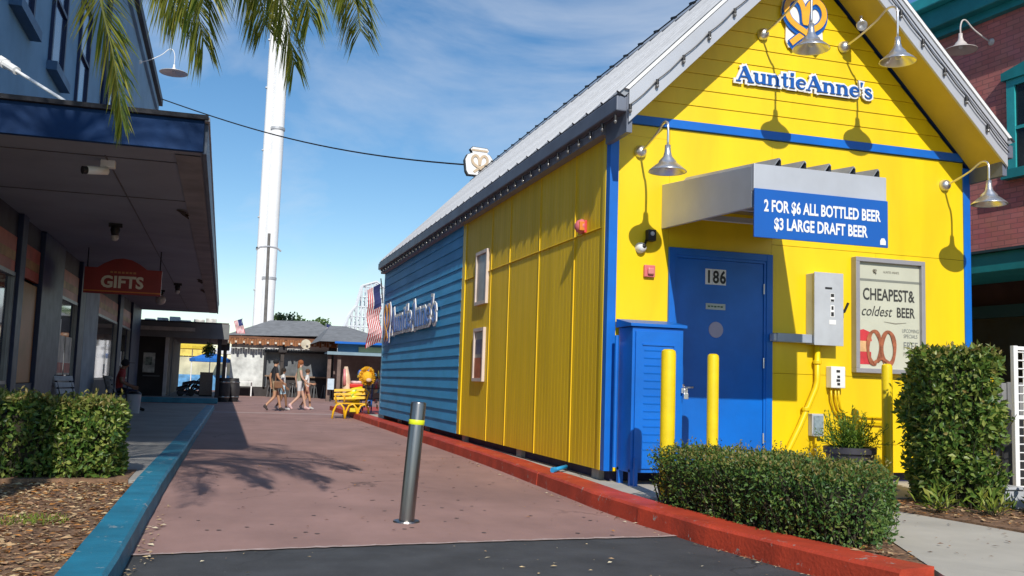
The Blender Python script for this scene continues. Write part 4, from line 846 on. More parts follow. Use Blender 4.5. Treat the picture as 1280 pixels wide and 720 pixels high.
obj('gum_spots', sp_, pm('old_gum',(0.10,0.075,0.07),0.8,var=.3), None, kind='stuff', label='small dark gum spots trodden into the promenade', cat='stain')
litter('dry_leaves', 'dry leaf scraps gathered along the foot of the red kerb', [CH[1],CH[2],MATS['pale_leaf']], 110, [(3.18,6.6),(3.27,6.6),(3.25,9),(3.38,14),(3.30,14),(3.16,9)], .006, .03, seed=15)
litter('dry_leaves', 'dry leaf scraps on the asphalt along the near end of the red kerb', [CH[1],CH[2],MATS['pale_leaf']], 60, [(3.24,6.3),(3.32,6.3),(3.5,5.0),(3.42,5.0)], .004, .028, seed=16)
# grass tuft in the mulch
V, F = [], []
for i in range(300):
    a = random.uniform(0, 6.28); r = random.random()**.7*.20; c = Vector((-1.13+r*math.cos(a)*1.2, 7.05+r*math.sin(a)*1.3, .09)); leaf_add(V, F, c, Vector((random.uniform(-.6,.6), random.uniform(-.6,.6), .55)).normalized(), rdir(), random.uniform(.02,.055), .007)
mb = MB(); mb.v = [tuple(v) for v in V]; mb.f = F; mb.m = [0]*len(F); obj('grass_tuft', mb, SPR, None, kind='stuff', label='small green grass tuft in the brown mulch', cat='grass')
# ================================================================== LEFT SHOPS
WX = -3.0
LB = pm('pale_blue_stucco',(0.17,0.31,0.46),0.75,var=.08,vscale=1.2,bump=.2,bscale=60,stain=.15,sscale=.5)
NAVY = pm('navy_wood',(0.010,0.022,0.075),0.5,var=.15,vscale=4)
SOFF = pm('grey_soffit',(0.22,0.25,0.31),0.8,var=.10,vscale=.8,stain=.3,sscale=.4)
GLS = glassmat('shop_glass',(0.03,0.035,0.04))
L = thing('gift_shop', 'two storey pale blue shop with deep blue edged canopy along the left sidewalk', 'shop', (-4.5,20,.12))
obj('upper_wall', MB().box(-8,WX,11.0,37.3,3.75,11.1), LB, L)
obj('roof_edge', MB().box(-8.2,WX+.22,10.8,37.6,11.1,11.35), pm('dark_roof_edge',(0.02,0.025,0.04),0.6,var=.1), L)
obj('cornice', MB().box(-8.1,WX+.10,10.9,37.45,10.85,11.095), LB, L, bevel=.02)
obj('corner_trim', MB().box(WX-.05,WX+.035,37.0,37.34,3.75,10.84), pm('white_blue_trim',(0.35,0.45,0.58),0.6,var=.08), L)
obj('downspout', MB().tube([(WX+.07,22.6,3.8),(WX+.07,22.6,10.8)],.06,8), NAVY, L)
def shop_window(y0, y1, z0, z1):
    w = MB(); q = .10
    w.box(WX-.02,WX+.055,y0-q,y0,z0-q,z1+q); w.box(WX-.02,WX+.055,y1,y1+q,z0-q,z1+q); w.box(WX-.02,WX+.055,y0,y1,z1,z1+q); w.box(WX-.02,WX+.05,y0,y1,(z0+z1)/2-.03,(z0+z1)/2+.03)
    f = obj('window', w, NAVY, L); obj('pane', MB().box(WX-.03,WX+.012,y0,y1,z0,z1), pm('blue_pane',(0.012,0.03,0.09),0.08,var=.2,vscale=.7,spec=.6), f)
    obj('sill', MB().box(WX-.02,WX+.16,y0-.16,y1+.16,z0-.25,z0-q-.002), pm('sill_blue',(0.07,0.15,0.27),0.6,var=.12), f)
for y0, y1 in ((13.75,14.9),(16.55,17.6),(19.3,20.4),(23.6,24.7),(27.0,28.1),(31,32.2)): shop_window(y0, y1, 6.12, 8.2)
# canopy
can = MB(); can.box(-8,-.345,10.30,38.0,3.40,3.425); can_o = obj('canopy_soffit', can, SOFF, L)
FB = pm('canopy_fascia_blue',(0.003,0.032,0.115),0.6,spec=.2,var=.18,vscale=2.2,stain=.3,sscale=1.2)
obj('canopy_fascia', MB().box(-8.2,-.335,10.22,10.295,3.385,3.715), FB, L, bevel=.004)
obj('canopy_drip_edge', MB().box(-8.2,-.30,10.17,10.31,3.718,3.765), pm('tar_edge',(0.02,0.02,0.025),0.8,var=.3,vscale=20), L)
obj('canopy_side_fascia', MB().box(-.34,-.30,10.30,38.05,3.38,3.70), pm('side_fascia_grey',(0.10,0.13,0.18),0.5,var=.15), L)
obj('canopy_side_trim', MB().box(-.335,-.285,10.2,38.06,3.705,3.75), pm('pale_drip_trim',(0.35,0.38,0.42),0.5,var=.1), L)
obj('canopy_roof', MB().box(-8,-.35,10.32,38.0,3.43,3.69), MATS['tar_edge'], L)
for x in (-1.35,): obj('soffit_seam', MB().box(x-.008,x+.008,10.9,37.5,3.392,3.3995), pm('soffit_seam',(0.11,0.11,0.12),0.8), L)
for y in (10.95,13.4,): obj('soffit_seam', MB().box(-2.95,-.36,y-.008,y+.008,3.3905,3.3985), MATS['soffit_seam'], L)
obj('soffit_edge_panel', MB().box(-.62,-.36,10.5,37.9,3.388,3.3898), pm('soffit_edge',(0.21,0.21,0.23),0.8,var=.2,vscale=1.5,stain=.4), L)
for y, ln in ((14.1,.5),(24.4,.8),(27.2,.7)):
    mb = MB(); k = 7; pts = [(random.uniform(-.05,.05), i*ln/(k-1)) for i in range(k)]
    for i in range(k-1): mb.add([(-.72+pts[i][0],y+pts[i][1],3.39),(-.62+pts[i][0]*.5,y+pts[i][1],3.365-.02*(i%3)),(-.62+pts[i+1][0]*.5,y+pts[i+1][1],3.365-.02*((i+1)%3)),(-.72+pts[i+1][0],y+pts[i+1][1],3.39)],[(0,1,2,3)])
    obj('peeling_strip', mb, pm('bare_dark_wood',(0.05,0.035,0.025),0.9,var=.3), L)
# storefront
obj('bulkhead', MB().box(-3.6,WX-.02,10.6,37.3,.12,.85), pm('storefront_base',(0.012,0.016,0.045),0.6,var=.2), L)
obj('header', MB().box(-3.6,WX-.06,10.6,37.3,3.02,3.398), pm('dark_header',(0.02,0.02,0.035),0.6,var=.2), L)
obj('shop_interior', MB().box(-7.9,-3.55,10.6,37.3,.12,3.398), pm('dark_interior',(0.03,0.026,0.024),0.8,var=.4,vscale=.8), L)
bays = [(11.0,12.6,'g'),(12.75,15.55,'g'),(16.05,17.45,'o'),(19.70,21.95,'g'),(25.2,29.9,'g'),(31.0,34.0,'g')]
for y0, y1, kind in bays:
    if kind == 'g':
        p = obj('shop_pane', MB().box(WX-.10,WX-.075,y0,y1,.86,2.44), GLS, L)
        fr = MB(); fr.box(WX-.12,WX-.03,y0-.06,y0,.85,2.5); fr.box(WX-.12,WX-.03,y1,y1+.06,.85,2.5); fr.box(WX-.12,WX-.03,y0,y1,2.44,2.5); fr.box(WX-.12,WX-.03,y0,y1,.85,.90)
        obj('pane_frame', fr, pm('pale_alu_frame',(0.25,0.26,0.28),0.4,.5,.1), p)
    else:
        obj('orange_panel', MB().box(WX-.10,WX-.05,y0,y1,.86,2.44), pm('orange_panel',(0.30,0.085,0.010),0.5,var=.2,vscale=1.5,col2=(0.22,0.12,0.02)), L)
    obj('sign_band', MB().box(WX-.10,WX-.04,y0,y1,2.50,3.02), pm('red_orange_band',(0.36,0.045,0.015),0.45,var=.35,vscale=1.1), L)
    obj('band_stripe', MB().box(WX-.04,WX-.034,y0+.05,y1-.05,2.66,2.80), pm('amber_stripe',(0.32,0.15,0.02),0.5,var=.3,vscale=3), L)
for y0, y1, m in ((15.62,16.0,NAVY),(17.5,19.63,NAVY),(22.02,22.8,NAVY),(22.82,25.1,pm('pale_blue_pillar',(0.20,0.27,0.36),0.6,var=.15,vscale=2)),(29.98,30.9,NAVY),(34.1,37.3,NAVY),(12.66,12.72,NAVY)):
    obj('pillar', MB().box(WX-.14,WX+.02,y0,y1,.12,3.39), m, L, bevel=.01)
for y0, y1, c in ((20.0,20.9,'p1'),(21.0,21.8,'p2')):
    obj('window_poster', MB().box(WX-.074,WX-.07,y0,y1,.98,1.75), pm('poster_'+c,(0.42,0.36,0.33),0.5,var=.4,vscale=3), L); obj('window_poster_red', MB().box(WX-.0695,WX-.067,y0+.04,y1-.04,1.02,1.22), pm('poster_red',(0.45,0.04,0.03),0.5,var=.3,vscale=5), L)
random.seed(77)
for y0, y1, kind in bays:
    if kind != 'g' : continue
    yy = y0+.15
    while yy < y1-.5:
        w_ = random.uniform(.25,.5); zb = random.choice((1.0,1.25,1.6)); c_ = random.choice(((0.6,0.6,0.56),(0.45,0.10,0.06),(0.15,0.28,0.45),(0.6,0.45,0.12),(0.5,0.5,0.5)))
        if random.random() < .7: obj('window_sticker', MB().box(WX-.0735,WX-.071,yy,yy+w_,zb,zb+random.uniform(.25,.5)), pm('sticker_%d' % (int(c_[0]*100)+int(c_[2]*10)), c_, .5, var=.35, vscale=9), L)
        yy += w_+random.uniform(.1,.5)
T = thing('gifts_sign', 'red GIFTS sign with arched top hanging under the left canopy', 'sign', (-1.92,19.4,3.4))
mb = MB(); mb.prism([(-2.60,2.54),(-1.23,2.54),(-1.23,3.03),(-1.50,3.03),(-1.62,3.12),(-1.78,3.20),(-1.94,3.225),(-2.10,3.20),(-2.26,3.12),(-2.38,3.03),(-2.60,3.03)],(0,19.36,0),(1,0,0),(0,0,1),(0,-1,0),.08); obj('board', mb, pm('sign_red',(0.28,0.013,0.012),0.45,var=.12), T, bevel=.005)
fm = MB(); fm.box(-2.60,-1.23,19.352,19.359,2.575,2.60); obj('stripe', fm, pm('sign_orange',(0.60,0.18,0.02),0.5), T)
obj('lettering', text_mb('GIFTS', (-1.93,19.358,2.665), FRONT, .215, .98, .035, .003), pm('cream_letter',(0.72,0.66,0.52),0.5,var=.06), T)
ds = MB()
for i in range(7): ds.box(-2.15+i*.068,-2.15+i*.068+.048,19.353,19.3575,2.935,2.97)
obj('small_lettering', ds, pm('dim_orange_letter',(0.55,0.25,0.08),0.5), T)
for x in (-2.56,-1.27): obj('hanger', MB().tube([(x,19.4,3.03),(x,19.4,3.40)],.012,6), BLACK, T)
T = thing('bullet_camera', 'white bullet security camera under the left canopy', 'camera', (-1.39,11.17,3.40))
obj('base', MB().box(-1.42,-1.27,11.12,11.22,3.315,3.40), WHITE, T, bevel=.008); obj('arm', MB().tube([(-1.36,11.15,3.33),(-1.40,11.08,3.27)],.02,8), WHITE, T); obj('body', MB().tube([(-1.34,11.10,3.27),(-1.53,10.98,3.235)],.045,14), WHITE, T, smooth=True); obj('lens_hood', MB().tube([(-1.53,10.98,3.235),(-1.57,10.955,3.228)],.043,14), BLACK, T)
for i, (x, y, lab) in enumerate(((-1.75,16.0,'small black spot lamp under the left canopy in front of the GIFTS sign'),(-1.80,28.5,'round white globe lamp under the left canopy past the GIFTS sign'),(-1.25,26.0,'small black spot lamp under the left canopy past the GIFTS sign'))):
    T = thing('canopy_spotlight', lab, 'spotlight', (x,y,3.4), 'lamps under the left canopy')
    obj('bracket', MB().box(x-.10,x+.10,y-.03,y+.03,3.34,3.40), BLACK, T); obj('head', MB().lathe([(0,0),(.05,.0),(.075,.10),(.055,.16)],(x,y,3.20),(0,0,1),12), BLACK, T, smooth=True); obj('globe', MB().ball((x,y,3.18),.06,.06,.06) if i != 1 else MB().ball((x,y,3.12),.14,.14,.14), pm('frosted_globe',(0.5,0.49,0.47),0.4), T, smooth=True)
T = thing('tie_rod', 'white diagonal tie rod with turnbuckle above the left canopy', 'tie rod', (-1.86,11.9,3.75))
A, B = Vector((-1.65,10.32,3.77)), Vector((-3.0,12.17,4.83)); obj('rod', MB().tube([A,B],.018,8), WHITE, T); obj('turnbuckle', MB().tube([A.lerp(B,.52),A.lerp(B,.64)],.045,10), WHITE, T); obj('jaw', MB().tube([A.lerp(B,.64),A.lerp(B,.70)],.06,8), WHITE, T)
gooseneck('wall_lamp', 'white gooseneck lamp high on the pale blue wall', (WX,30.4,10.5), 1.0, .2, 0, rise=.4, size=.42, mat=WHITE, grp=None, fr=EAST)
T = thing('overhead_cable', 'dark cable sagging from the pale blue building to the kiosk roof', 'cable', (-2.9,37,11.4))
A, B = Vector((-2.9,37.2,11.3)), Vector((9.5,21.0,6.35)); pts = [A.lerp(B,i/30)+Vector((0,0,-.75*math.sin(math.pi*i/30))) for i in range(31)]
# hang it so that it meets the rooftop sign
obj('cable', MB().tube(pts,.022,6), BLACK, T)

# bench, slatted seat and seated figure on the shaded sidewalk
WOODP = pm('pale_slat',(0.40,0.43,0.48),0.6,var=.12,vscale=5)
def slat_bench(label, loc, rz, mat, mleg, ln=1.3):
    T = thing('slatted_bench', label, 'bench', loc, rz=rz)
    for i in range(4): obj('seat_slat', MB().box(-ln/2,ln/2,-.20+i*.11,-.11+i*.11,.41,.44), mat, T, local=True, bevel=.005)
    for i in range(3): obj('back_slat', MB().obox((0,.27+i*.03,.56+i*.12),(1,0,0),(0,.24,1),(0,-1,.24),ln/2,.045,.012), mat, T, local=True)
    for x in (-ln/2+.1, ln/2-.1):
        obj('leg', MB().tube([(x,-.18,0),(x,-.18,.41)],.02,6), mleg, T, local=True); obj('leg', MB().tube([(x,.20,0),(x,.22,.42),(x,.36,.86)],.02,6), mleg, T, local=True)
    return T
slat_bench('pale slatted bench in the shade behind the left hedge', (-2.55,19.6,.122), math.radians(75), WOODP, BLACK, .8)
slat_bench('dark bench under the seated figure', (-2.35,25.2,.122), math.radians(90), pm('dark_slat',(0.03,0.025,0.025),0.7), BLACK, 1.5)
T = thing('litter_bin', 'grey upright post stand beside the seated figure', 'bin', (-1.95,24.0,.122)); obj('shell', MB().lathe([(0,.0),(.14,.0),(.16,.42),(.165,.44),(.13,.45),(0,.44)],(0,0,0),(0,0,1),14), GREYBOX, T, local=True, smooth=True, angle=.6); obj('lid', MB().lathe([(.17,.45),(.12,.50),(0,.52)],(0,0,0),(0,0,1),14), BLACK, T, local=True)

# ================================================================== PEOPLE
SKN = [pm('skin_tan',(0.46,0.25,0.15),0.5,var=.06,vscale=12), pm('skin_brown',(0.22,0.11,0.06),0.5,var=.06,vscale=12), pm('skin_fair',(0.55,0.34,0.25),0.5,var=.06,vscale=12)]
def cloth(n, c): return pm('cloth_'+n, c, .85, var=.12, vscale=14, bump=.2, bscale=60)
def person(label, loc, rz, H, joints, top, bottom, shoe, skin, hair, hairlong=False, cap=None, sleeve=.55, short=.6):
    """one continuous skinned body; joints override the default standing pose (local frame faces +X)"""
    J = dict(pel=(0,0,.95), wai=(0,0,1.09), che=(0,0,1.31), nb=(0,0,1.46), nk=(.012,0,1.535), hd=(.03,0,1.615), tp=(.022,0,1.715), nose=(.115,0,1.60))
    for s, q in (('l',1),('r',-1)):
        J.update({'sh'+s:(0,.165*q,1.42),'el'+s:(-.03,.23*q,1.13),'wr'+s:(.07,.24*q,.90),'pa'+s:(.10,.24*q,.83),'hp'+s:(0,.09*q,.90),'kn'+s:(.02,.10*q,.49),'an'+s:(-.02,.10*q,.09),'he'+s:(-.06,.10*q,.045),'to'+s:(.14,.11*q,.035)})
    J.update(joints)
    R0 = dict(pel=(.15,.12),wai=(.125,.10),che=(.15,.115),nb=(.085,.08),nk=(.052,.055),hd=(.082,.095),tp=(.055,.065),nose=(.014,.014))
    for s in 'lr': R0.update({'sh'+s:(.066,.066),'el'+s:(.042,.042),'wr'+s:(.028,.03),'pa'+s:(.022,.038),'hp'+s:(.088,.09),'kn'+s:(.058,.06),'an'+s:(.037,.038),'he'+s:(.035,.035),'to'+s:(.03,.04)})
    E_ = [('pel','wai'),('wai','che'),('che','nb'),('nb','nk'),('nk','hd'),('hd','tp'),('hd','nose')]
    for s in 'lr': E_ += [('che','sh'+s),('sh'+s,'el'+s),('el'+s,'wr'+s),('wr'+s,'pa'+s),('pel','hp'+s),('hp'+s,'kn'+s),('kn'+s,'an'+s),('an'+s,'to'+s),('an'+s,'he'+s)]
    # five fingers per hand: four off the end of the palm, thumb off its side
    for s, q in (('l',1),('r',-1)):
        pa = Vector(J['pa'+s]); wr = Vector(J['wr'+s]); d = (pa-wr).normalized(); sd = d.cross(Vector((0,1,0))).normalized(); cu_ = Vector((0,-q,0))
        for i, (o_, ln) in enumerate(((-.030,.075),(-.010,.085),(.010,.08),(.030,.062))):
            a, b, c = 'f%d%s'%(i,s), 'g%d%s'%(i,s), 'h%d%s'%(i,s)
            J[a] = tuple(pa+sd*o_+d*.035); J[b] = tuple(pa+sd*o_*1.1+d*(.035+ln*.5)+cu_*.008); J[c] = tuple(pa+sd*o_*1.1+d*(.035+ln*.85)+cu_*.03)
            R0[a] = R0[b] = (.0095,.0095); R0[c] = (.008,.008); E_ += [('pa'+s,a),(a,b),(b,c)]
        a, b = 't%s'%s, 'u%s'%s; J[a] = tuple(pa-sd*.045+d*.0+cu_*.012); J[b] = tuple(pa-sd*.055+d*.045+cu_*.022); R0[a] = R0[b] = (.011,.011); E_ += [('wr'+s,a),(a,b)]
    names = list(J); me = bpy.data.meshes.new('person'); k = H/1.75
    me.from_pydata([tuple(Vector(J[n])*k) for n in names], [(names.index(a), names.index(b)) for a, b in E_], [])
    ob = bpy.data.objects.new('tmp', me); COL.objects.link(ob); md = ob.modifiers.new('s', 'SKIN'); md.use_smooth_shade = True
    sv = me.skin_vertices[0].data
    for i, n in enumerate(names): sv[i].radius = (R0[n][0]*k, R0[n][1]*k); sv[i].use_root = (n == 'pel')
    ss = ob.modifiers.new('d', 'SUBSURF'); ss.levels = 1; ss.render_levels = 1
    dg = bpy.context.evaluated_depsgraph_get(); dg.update(); bm_ = bpy.data.meshes.new_from_object(ob.evaluated_get(dg)); bpy.data.objects.remove(ob, do_unlink=True)
    bm_.materials.clear()
    for m in (skin, top, bottom, shoe): bm_.materials.append(m)
    segs = [(a, b, Vector(J[a])*k, Vector(J[b])*k) for a, b in E_]
    for p in bm_.polygons:
        c = p.center; best = None
        for a, b, A, B in segs:
            t = max(0, min(1, (c-A).dot(B-A)/(B-A).length_squared)); d = (c-(A+(B-A)*t)).length/((R0[a][0]*(1-t)+R0[b][0]*t)*k)
            if best is None or d < best[0]: best = (d, a, b, t)
        _, a, b, t = best; mi = 0
        if b in ('che','nb') or a == 'che' or (b == 'wai' and t > .45): mi = 1
        if a.startswith('sh') and t < sleeve: mi = 1
        if (a == 'pel' and b != 'wai') or (b == 'wai' and t <= .45) or (a.startswith('hp') and t < short): mi = 2
        if b.startswith(('to','he')) or (a.startswith('kn') and t > .9): mi = 3
        p.material_index = mi; p.use_smooth = True
    T = bpy.data.objects.new('person', bm_); bm_.name = 'person'; COL.objects.link(T); T.location = loc; T.rotation_euler = (0,0,rz); T['label'] = label; T['category'] = 'person'; ORIG[T.name] = Vector(loc)
    hd = Vector(J['hd'])*k; up_ = (Vector(J['tp'])-Vector(J['nk'])).normalized()
    mb = MB(); mb.ball(hd+up_*.045*k+Vector((-.022*k,0,0)), .102*k, .092*k, .098*k, 14, 10)
    if hairlong: mb.ball(hd+Vector((-.075*k,0,-.08*k)), .055*k, .085*k, .15*k, 12, 8)
    hr = obj('hair' if not cap else 'cap', mb, cap or hair, T, local=True, smooth=True)
    if cap: obj('brim', MB().prism([(.05,-.07),(.16,-.05),(.175,0),(.16,.05),(.05,.07)], hd+Vector((.03*k,0,.055*k)), (1,0,0),(0,1,0),(0,0,1),.012), cap, hr, local=True)
    for q in (-1,1): obj('eye', MB().ball(hd+Vector((.082*k,.032*k*q,.012*k)),.009*k,.012*k,.008*k,8,6), BLACK, T, local=True)
    obj('mouth', MB().box(hd.x+.078*k,hd.x+.088*k,-.022*k,.022*k,hd.z-.052*k,hd.z-.044*k), pm('lip',(0.35,0.10,0.08),0.5), T, local=True)
    return T
WALK = dict(knl=(.17,.10,.50),anl=(.26,.10,.09),hel=(.22,.10,.045),tol=(.42,.11,.05),knr=(.0,-.10,.48),anr=(-.30,-.10,.17),her=(-.36,-.10,.15),tor=(-.20,-.11,.035),
    ell=(-.12,.23,1.15),wrl=(-.06,.25,.91),pal=(-.04,.25,.84),elr=(.06,-.23,1.14),wrr=(.22,-.22,.97),par=(.28,-.21,.93))
WALK2 = dict(knr=(.14,-.10,.50),anr=(.18,-.10,.09),her=(.14,-.10,.045),tor=(.34,-.11,.045),knl=(.0,.10,.48),anl=(-.22,.10,.13),hel=(-.28,.10,.11),tol=(-.12,.11,.035),
    elr=(-.10,-.23,1.15),wrr=(-.02,-.25,.92),par=(.01,-.25,.85),ell=(.03,.23,1.14),wrl=(.18,.22,.96),pal=(.23,.21,.91))
BENT = dict(WALK2); BENT.update(ell=(.02,.24,1.16),wrl=(.24,.12,1.10),pal=(.30,.08,1.11))
SIT = dict(pel=(0,0,.50),wai=(-.02,0,.64),che=(.02,0,.86),nb=(.05,0,1.01),nk=(.075,0,1.08),hd=(.11,0,1.15),tp=(.11,0,1.25),nose=(.195,0,1.13),shl=(.04,.165,.97),shr=(.04,-.165,.97),ell=(.06,.24,.72),elr=(.06,-.24,.72),wrl=(.28,.20,.62),wrr=(.28,-.20,.62),pal=(.35,.18,.60),par=(.35,-.18,.60),
    hpl=(.02,.09,.48),hpr=(.02,-.09,.48),knl=(.44,.13,.48),knr=(.44,-.13,.49),anl=(.43,.13,.09),anr=(.47,-.13,.09),hel=(.39,.13,.045),her=(.43,-.13,.045),tol=(.60,.14,.035),tor=(.64,-.14,.035))
G_ = .004
person('walker in black shirt and cap with brown bag, leading leg forward', (1.56,30.6,G_), 0.15, 1.62, WALK, cloth('black',(0.015,0.015,0.02)), cloth('khaki',(0.30,0.22,0.14)), cloth('shoe_dark',(0.05,0.04,0.04)), SKN[0], None, cap=cloth('cap_black',(0.012,0.012,0.014)))
person('girl in white top and pale blue skirt beside the black shirt walker', (1.86,31.5,G_), 0.1, 1.36, WALK2, cloth('white',(0.72,0.72,0.70)), cloth('skyblue',(0.42,0.60,0.72)), cloth('shoe_white',(0.6,0.6,0.6)), SKN[1], cloth('hair_dark',(0.02,0.014,0.01)), hairlong=True)
person('woman with reddish hair, olive top and pale shorts walking right', (2.42,32.0,G_), 0.0, 1.64, WALK, cloth('olive',(0.24,0.25,0.18)), cloth('palegrey',(0.55,0.54,0.55)), cloth('shoe_pink',(0.62,0.42,0.42)), SKN[2], cloth('hair_red',(0.26,0.09,0.03)), hairlong=True, sleeve=.2)
person('walker in white shirt half hidden behind the reddish haired woman', (2.72,32.7,G_), 0.0, 1.36, BENT, cloth('white2',(0.70,0.70,0.69)), cloth('coral',(0.45,0.20,0.16)), cloth('shoe_white2',(0.5,0.5,0.5)), SKN[0], cloth('hair_brown',(0.10,0.05,0.025)))
person('distant walker in white top and grey shorts near the pavilion', (1.36,52.6,G_), 0.2, 1.5, WALK, cloth('white3',(0.72,0.72,0.70)), cloth('grey',(0.22,0.23,0.22)), cloth('shoe_white3',(0.6,0.6,0.6)), SKN[2], cloth('hair_dark2',(0.02,0.016,0.012)))
person('seated figure in red shirt on the dark bench in the shade', (-2.40,25.2,.122), 0.0, 1.72, SIT, cloth('red',(0.30,0.03,0.03)), cloth('jeans',(0.02,0.025,0.05)), cloth('shoe_black',(0.02,0.02,0.02)), SKN[1], None, cap=cloth('cap_navy',(0.012,0.013,0.02)), short=1.1)
T = thing('shoulder_bag', 'brown shoulder bag at the hip of the black shirt walker', 'bag', (1.62,30.42,.85)); obj('pouch', MB().box(1.54,1.80,30.36,30.46,.72,.93), pm('brown_leather',(0.20,0.09,0.04),0.6,var=.2), T, bevel=.02); obj('strap', MB().tube([(1.58,30.41,.93),(1.58,30.45,1.2),(1.60,30.6,1.46)],.012,6), MATS['brown_leather'], T)

# ================================================================== BACKGROUND BUILDINGS
B2 = thing('arcade_building', 'dark open fronted arcade with grey beam past the left shop', 'building', (-3,40,0))
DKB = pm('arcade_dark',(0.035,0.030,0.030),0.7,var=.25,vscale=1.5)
BEAM = pm('arcade_beam',(0.17,0.18,0.18),0.6,var=.12,vscale=2,stain=.3)
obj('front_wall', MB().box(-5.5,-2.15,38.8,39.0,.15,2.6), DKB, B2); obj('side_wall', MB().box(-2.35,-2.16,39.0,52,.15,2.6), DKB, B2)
obj('roof_slab', MB().box(-6,.12,38.25,52,2.60,3.05), pm('arcade_soffit',(0.10,0.085,0.08),0.8,var=.2), B2)
obj('fascia_beam', MB().box(-6,.15,38.05,38.24,2.42,2.98), BEAM, B2); obj('drip_beam', MB().box(-6,-1.1,37.9,38.045,2.66,2.80), pm('pale_beam',(0.42,0.41,0.38),0.6,var=.2,vscale=3), B2)
for i, x in enumerate((-3.0,-2.55,-2.1,-1.7,-1.2,-.75)): obj('roof_unit', MB().box(x*1.03,x*1.03+.40,40.3,41.0,3.06,3.20+.06*(i%3)), pm('roof_clutter',(0.68,0.67,0.62),0.6,var=.3,vscale=4), B2, bevel=.02)
obj('notice_board', MB().box(-2.92,-2.50,38.76,38.795,1.07,1.82), pm('pale_notice',(0.62,0.62,0.55),0.5,var=.3,vscale=4), B2); obj('notice_picture', MB().box(-2.84,-2.60,38.752,38.758,1.35,1.65), pm('notice_pic',(0.25,0.3,0.25),0.5,var=.5,vscale=9), B2)
obj('post', MB().box(-2.14,-2.02,38.3,38.42,.2,2.42), pm('white_post',(0.55,0.53,0.50),0.6,var=.15), B2); obj('post', MB().box(-1.92,-1.86,38.5,38.56,.2,2.42), BEAM, B2); obj('post', MB().box(-.25,-.10,38.15,38.30,.2,2.42), DKB, B2)
obj('ledge_clutter', MB().box(-2.9,-2.3,38.7,38.79,.92,.97), BEAM, B2)
PFM = thing('raised_platform', 'low platform with teal blue front edge before the dark arcade', 'platform', (-1.6,38,0)); obj('edge', MB().box(-4.5,-.12,36.9,37.15,.0,.19), pm('teal_edge',(0.06,0.28,0.38),0.55,var=.15,vscale=3), PFM, bevel=.02); obj('deck', MB().box(-4.5,-.14,37.151,52,.0,.185), GCONC, PFM)
random.seed(21)
for i, (lab, x, y, w, h, c) in enumerate((('dark pushchair at the front of the arcade',-1.35,39.6,.6,.7,(0.03,0.03,0.05)),('dark stacked chairs inside the arcade',-1.0,41,.8,.9,(0.05,0.035,0.035)),('tan counter panel inside the arcade',-.62,40.4,.5,1.15,(0.30,0.22,0.17)))):
    T = thing('arcade_furniture', lab, 'furniture', (x,y,.185))
    if i == 2: obj('panel', MB().box(x-w/2,x+w/2,y,y+.06,.20,h), cloth('tan',c), T, bevel=.01); obj('foot', MB().box(x-w/2,x+w/2,y-.1,y+.2,.186,.24), BLACK, T)
    else:
        for k in range(5): obj('frame_bar', MB().tube([(x-w/2+random.random()*.2,y,.2),(x+random.uniform(-.2,.2),y+.2,h*.6),(x+w/2*random.random(),y+.1,h)],.03,6), pm('furniture%d'%i,c,.5,var=.3), T)
        for k in range(3): obj('seat', MB().obox((x+random.uniform(-.15,.15),y+.1,.35+k*.18),(1,0,random.uniform(-.3,.3)),(0,1,.2),(0,0,1),.22,.2,.03), MATS['furniture%d'%i], T)
        for k in (-1,1): obj('wheel', MB().lathe([(.0,-.02),(.13,-.02),(.13,.02),(0,.02)],(x+k*.2,y-.05,.32),(0,1,0),14), BLACK, T)
T = thing('hanging_basket', 'dark leafy hanging basket under the arcade beam', 'basket', (-.55,38.6,2.0))
V, F = [], []
for i in range(500):
    d = rdir(); leaf_add(V, F, Vector((-.55,38.6,1.98))+Vector((d.x*.26,d.y*.26,d.z*.28))*random.random()**.4, rdir(), rdir(), .10, .05)
mb = MB(); mb.v = [tuple(v) for v in V]; mb.f = F; mb.m = [0]*len(F); o = obj('leaves', mb, HG, T); o['kind'] = 'stuff'; obj('chain', MB().tube([(-.55,38.6,2.1),(-.55,38.6,2.6)],.01,5), BLACK, T)
for k, (lab, x, y) in enumerate((('left of the dark barrels by the arcade post',.05,39.6),('right of the dark barrels by the arcade post',.42,40.2))):
    T = thing('dark_barrel', lab, 'barrel', (x,y,0), 'barrels by the arcade'); obj('staves', MB().lathe([(0,0),(.22,0),(.28,.35),(.28,.6),(.23,.95),(.2,.95),(0,.92)],(0,0,0),(0,0,1),18), pm('barrel_black',(0.02,0.018,0.02),0.6,var=.3,vscale=6), T, local=True, smooth=True, angle=.6)
    for zz in (.2,.78): obj('hoop', MB().lathe([(.27,zz-.03),(.275,zz),(.27,zz+.03)],(0,0,0),(0,0,1),18), STEEL, T, local=True)
# bright things seen through the arcade
def umbrella(label, x, y, zt, r, c):
    T = thing('market_umbrella', label, 'umbrella', (x,y,0), 'umbrellas past the arcade')
    mb = MB(); k = 8; vs = [(x,y,zt)]+[(x+r*math.cos(i*math.pi/4),y+r*math.sin(i*math.pi/4),zt-r*.35) for i in range(k)]+[(x+r*.98*math.cos(i*math.pi/4),y+r*.98*math.sin(i*math.pi/4),zt-r*.35-.18) for i in range(k)]
    mb.add(vs, [(0,1+i,1+(i+1)%k) for i in range(k)]+[(1+i,9+i,9+(i+1)%k,1+(i+1)%k) for i in range(k)]); obj('canopy', mb, cloth('umb'+label[:5],c), T); obj('pole', MB().tube([(x,y,0),(x,y,zt)],.03,8), WHITE, T)
umbrella('bright blue market umbrella seen through the arcade', -.75,58,2.35,1.15,(0.02,0.16,0.55)); umbrella('yellow market umbrella seen through the arcade', -1.9,63,3.2,1.2,(0.75,0.55,0.05)); umbrella('white market umbrella right of the blue one', .2,66,3.0,1.2,(0.75,0.75,0.75))
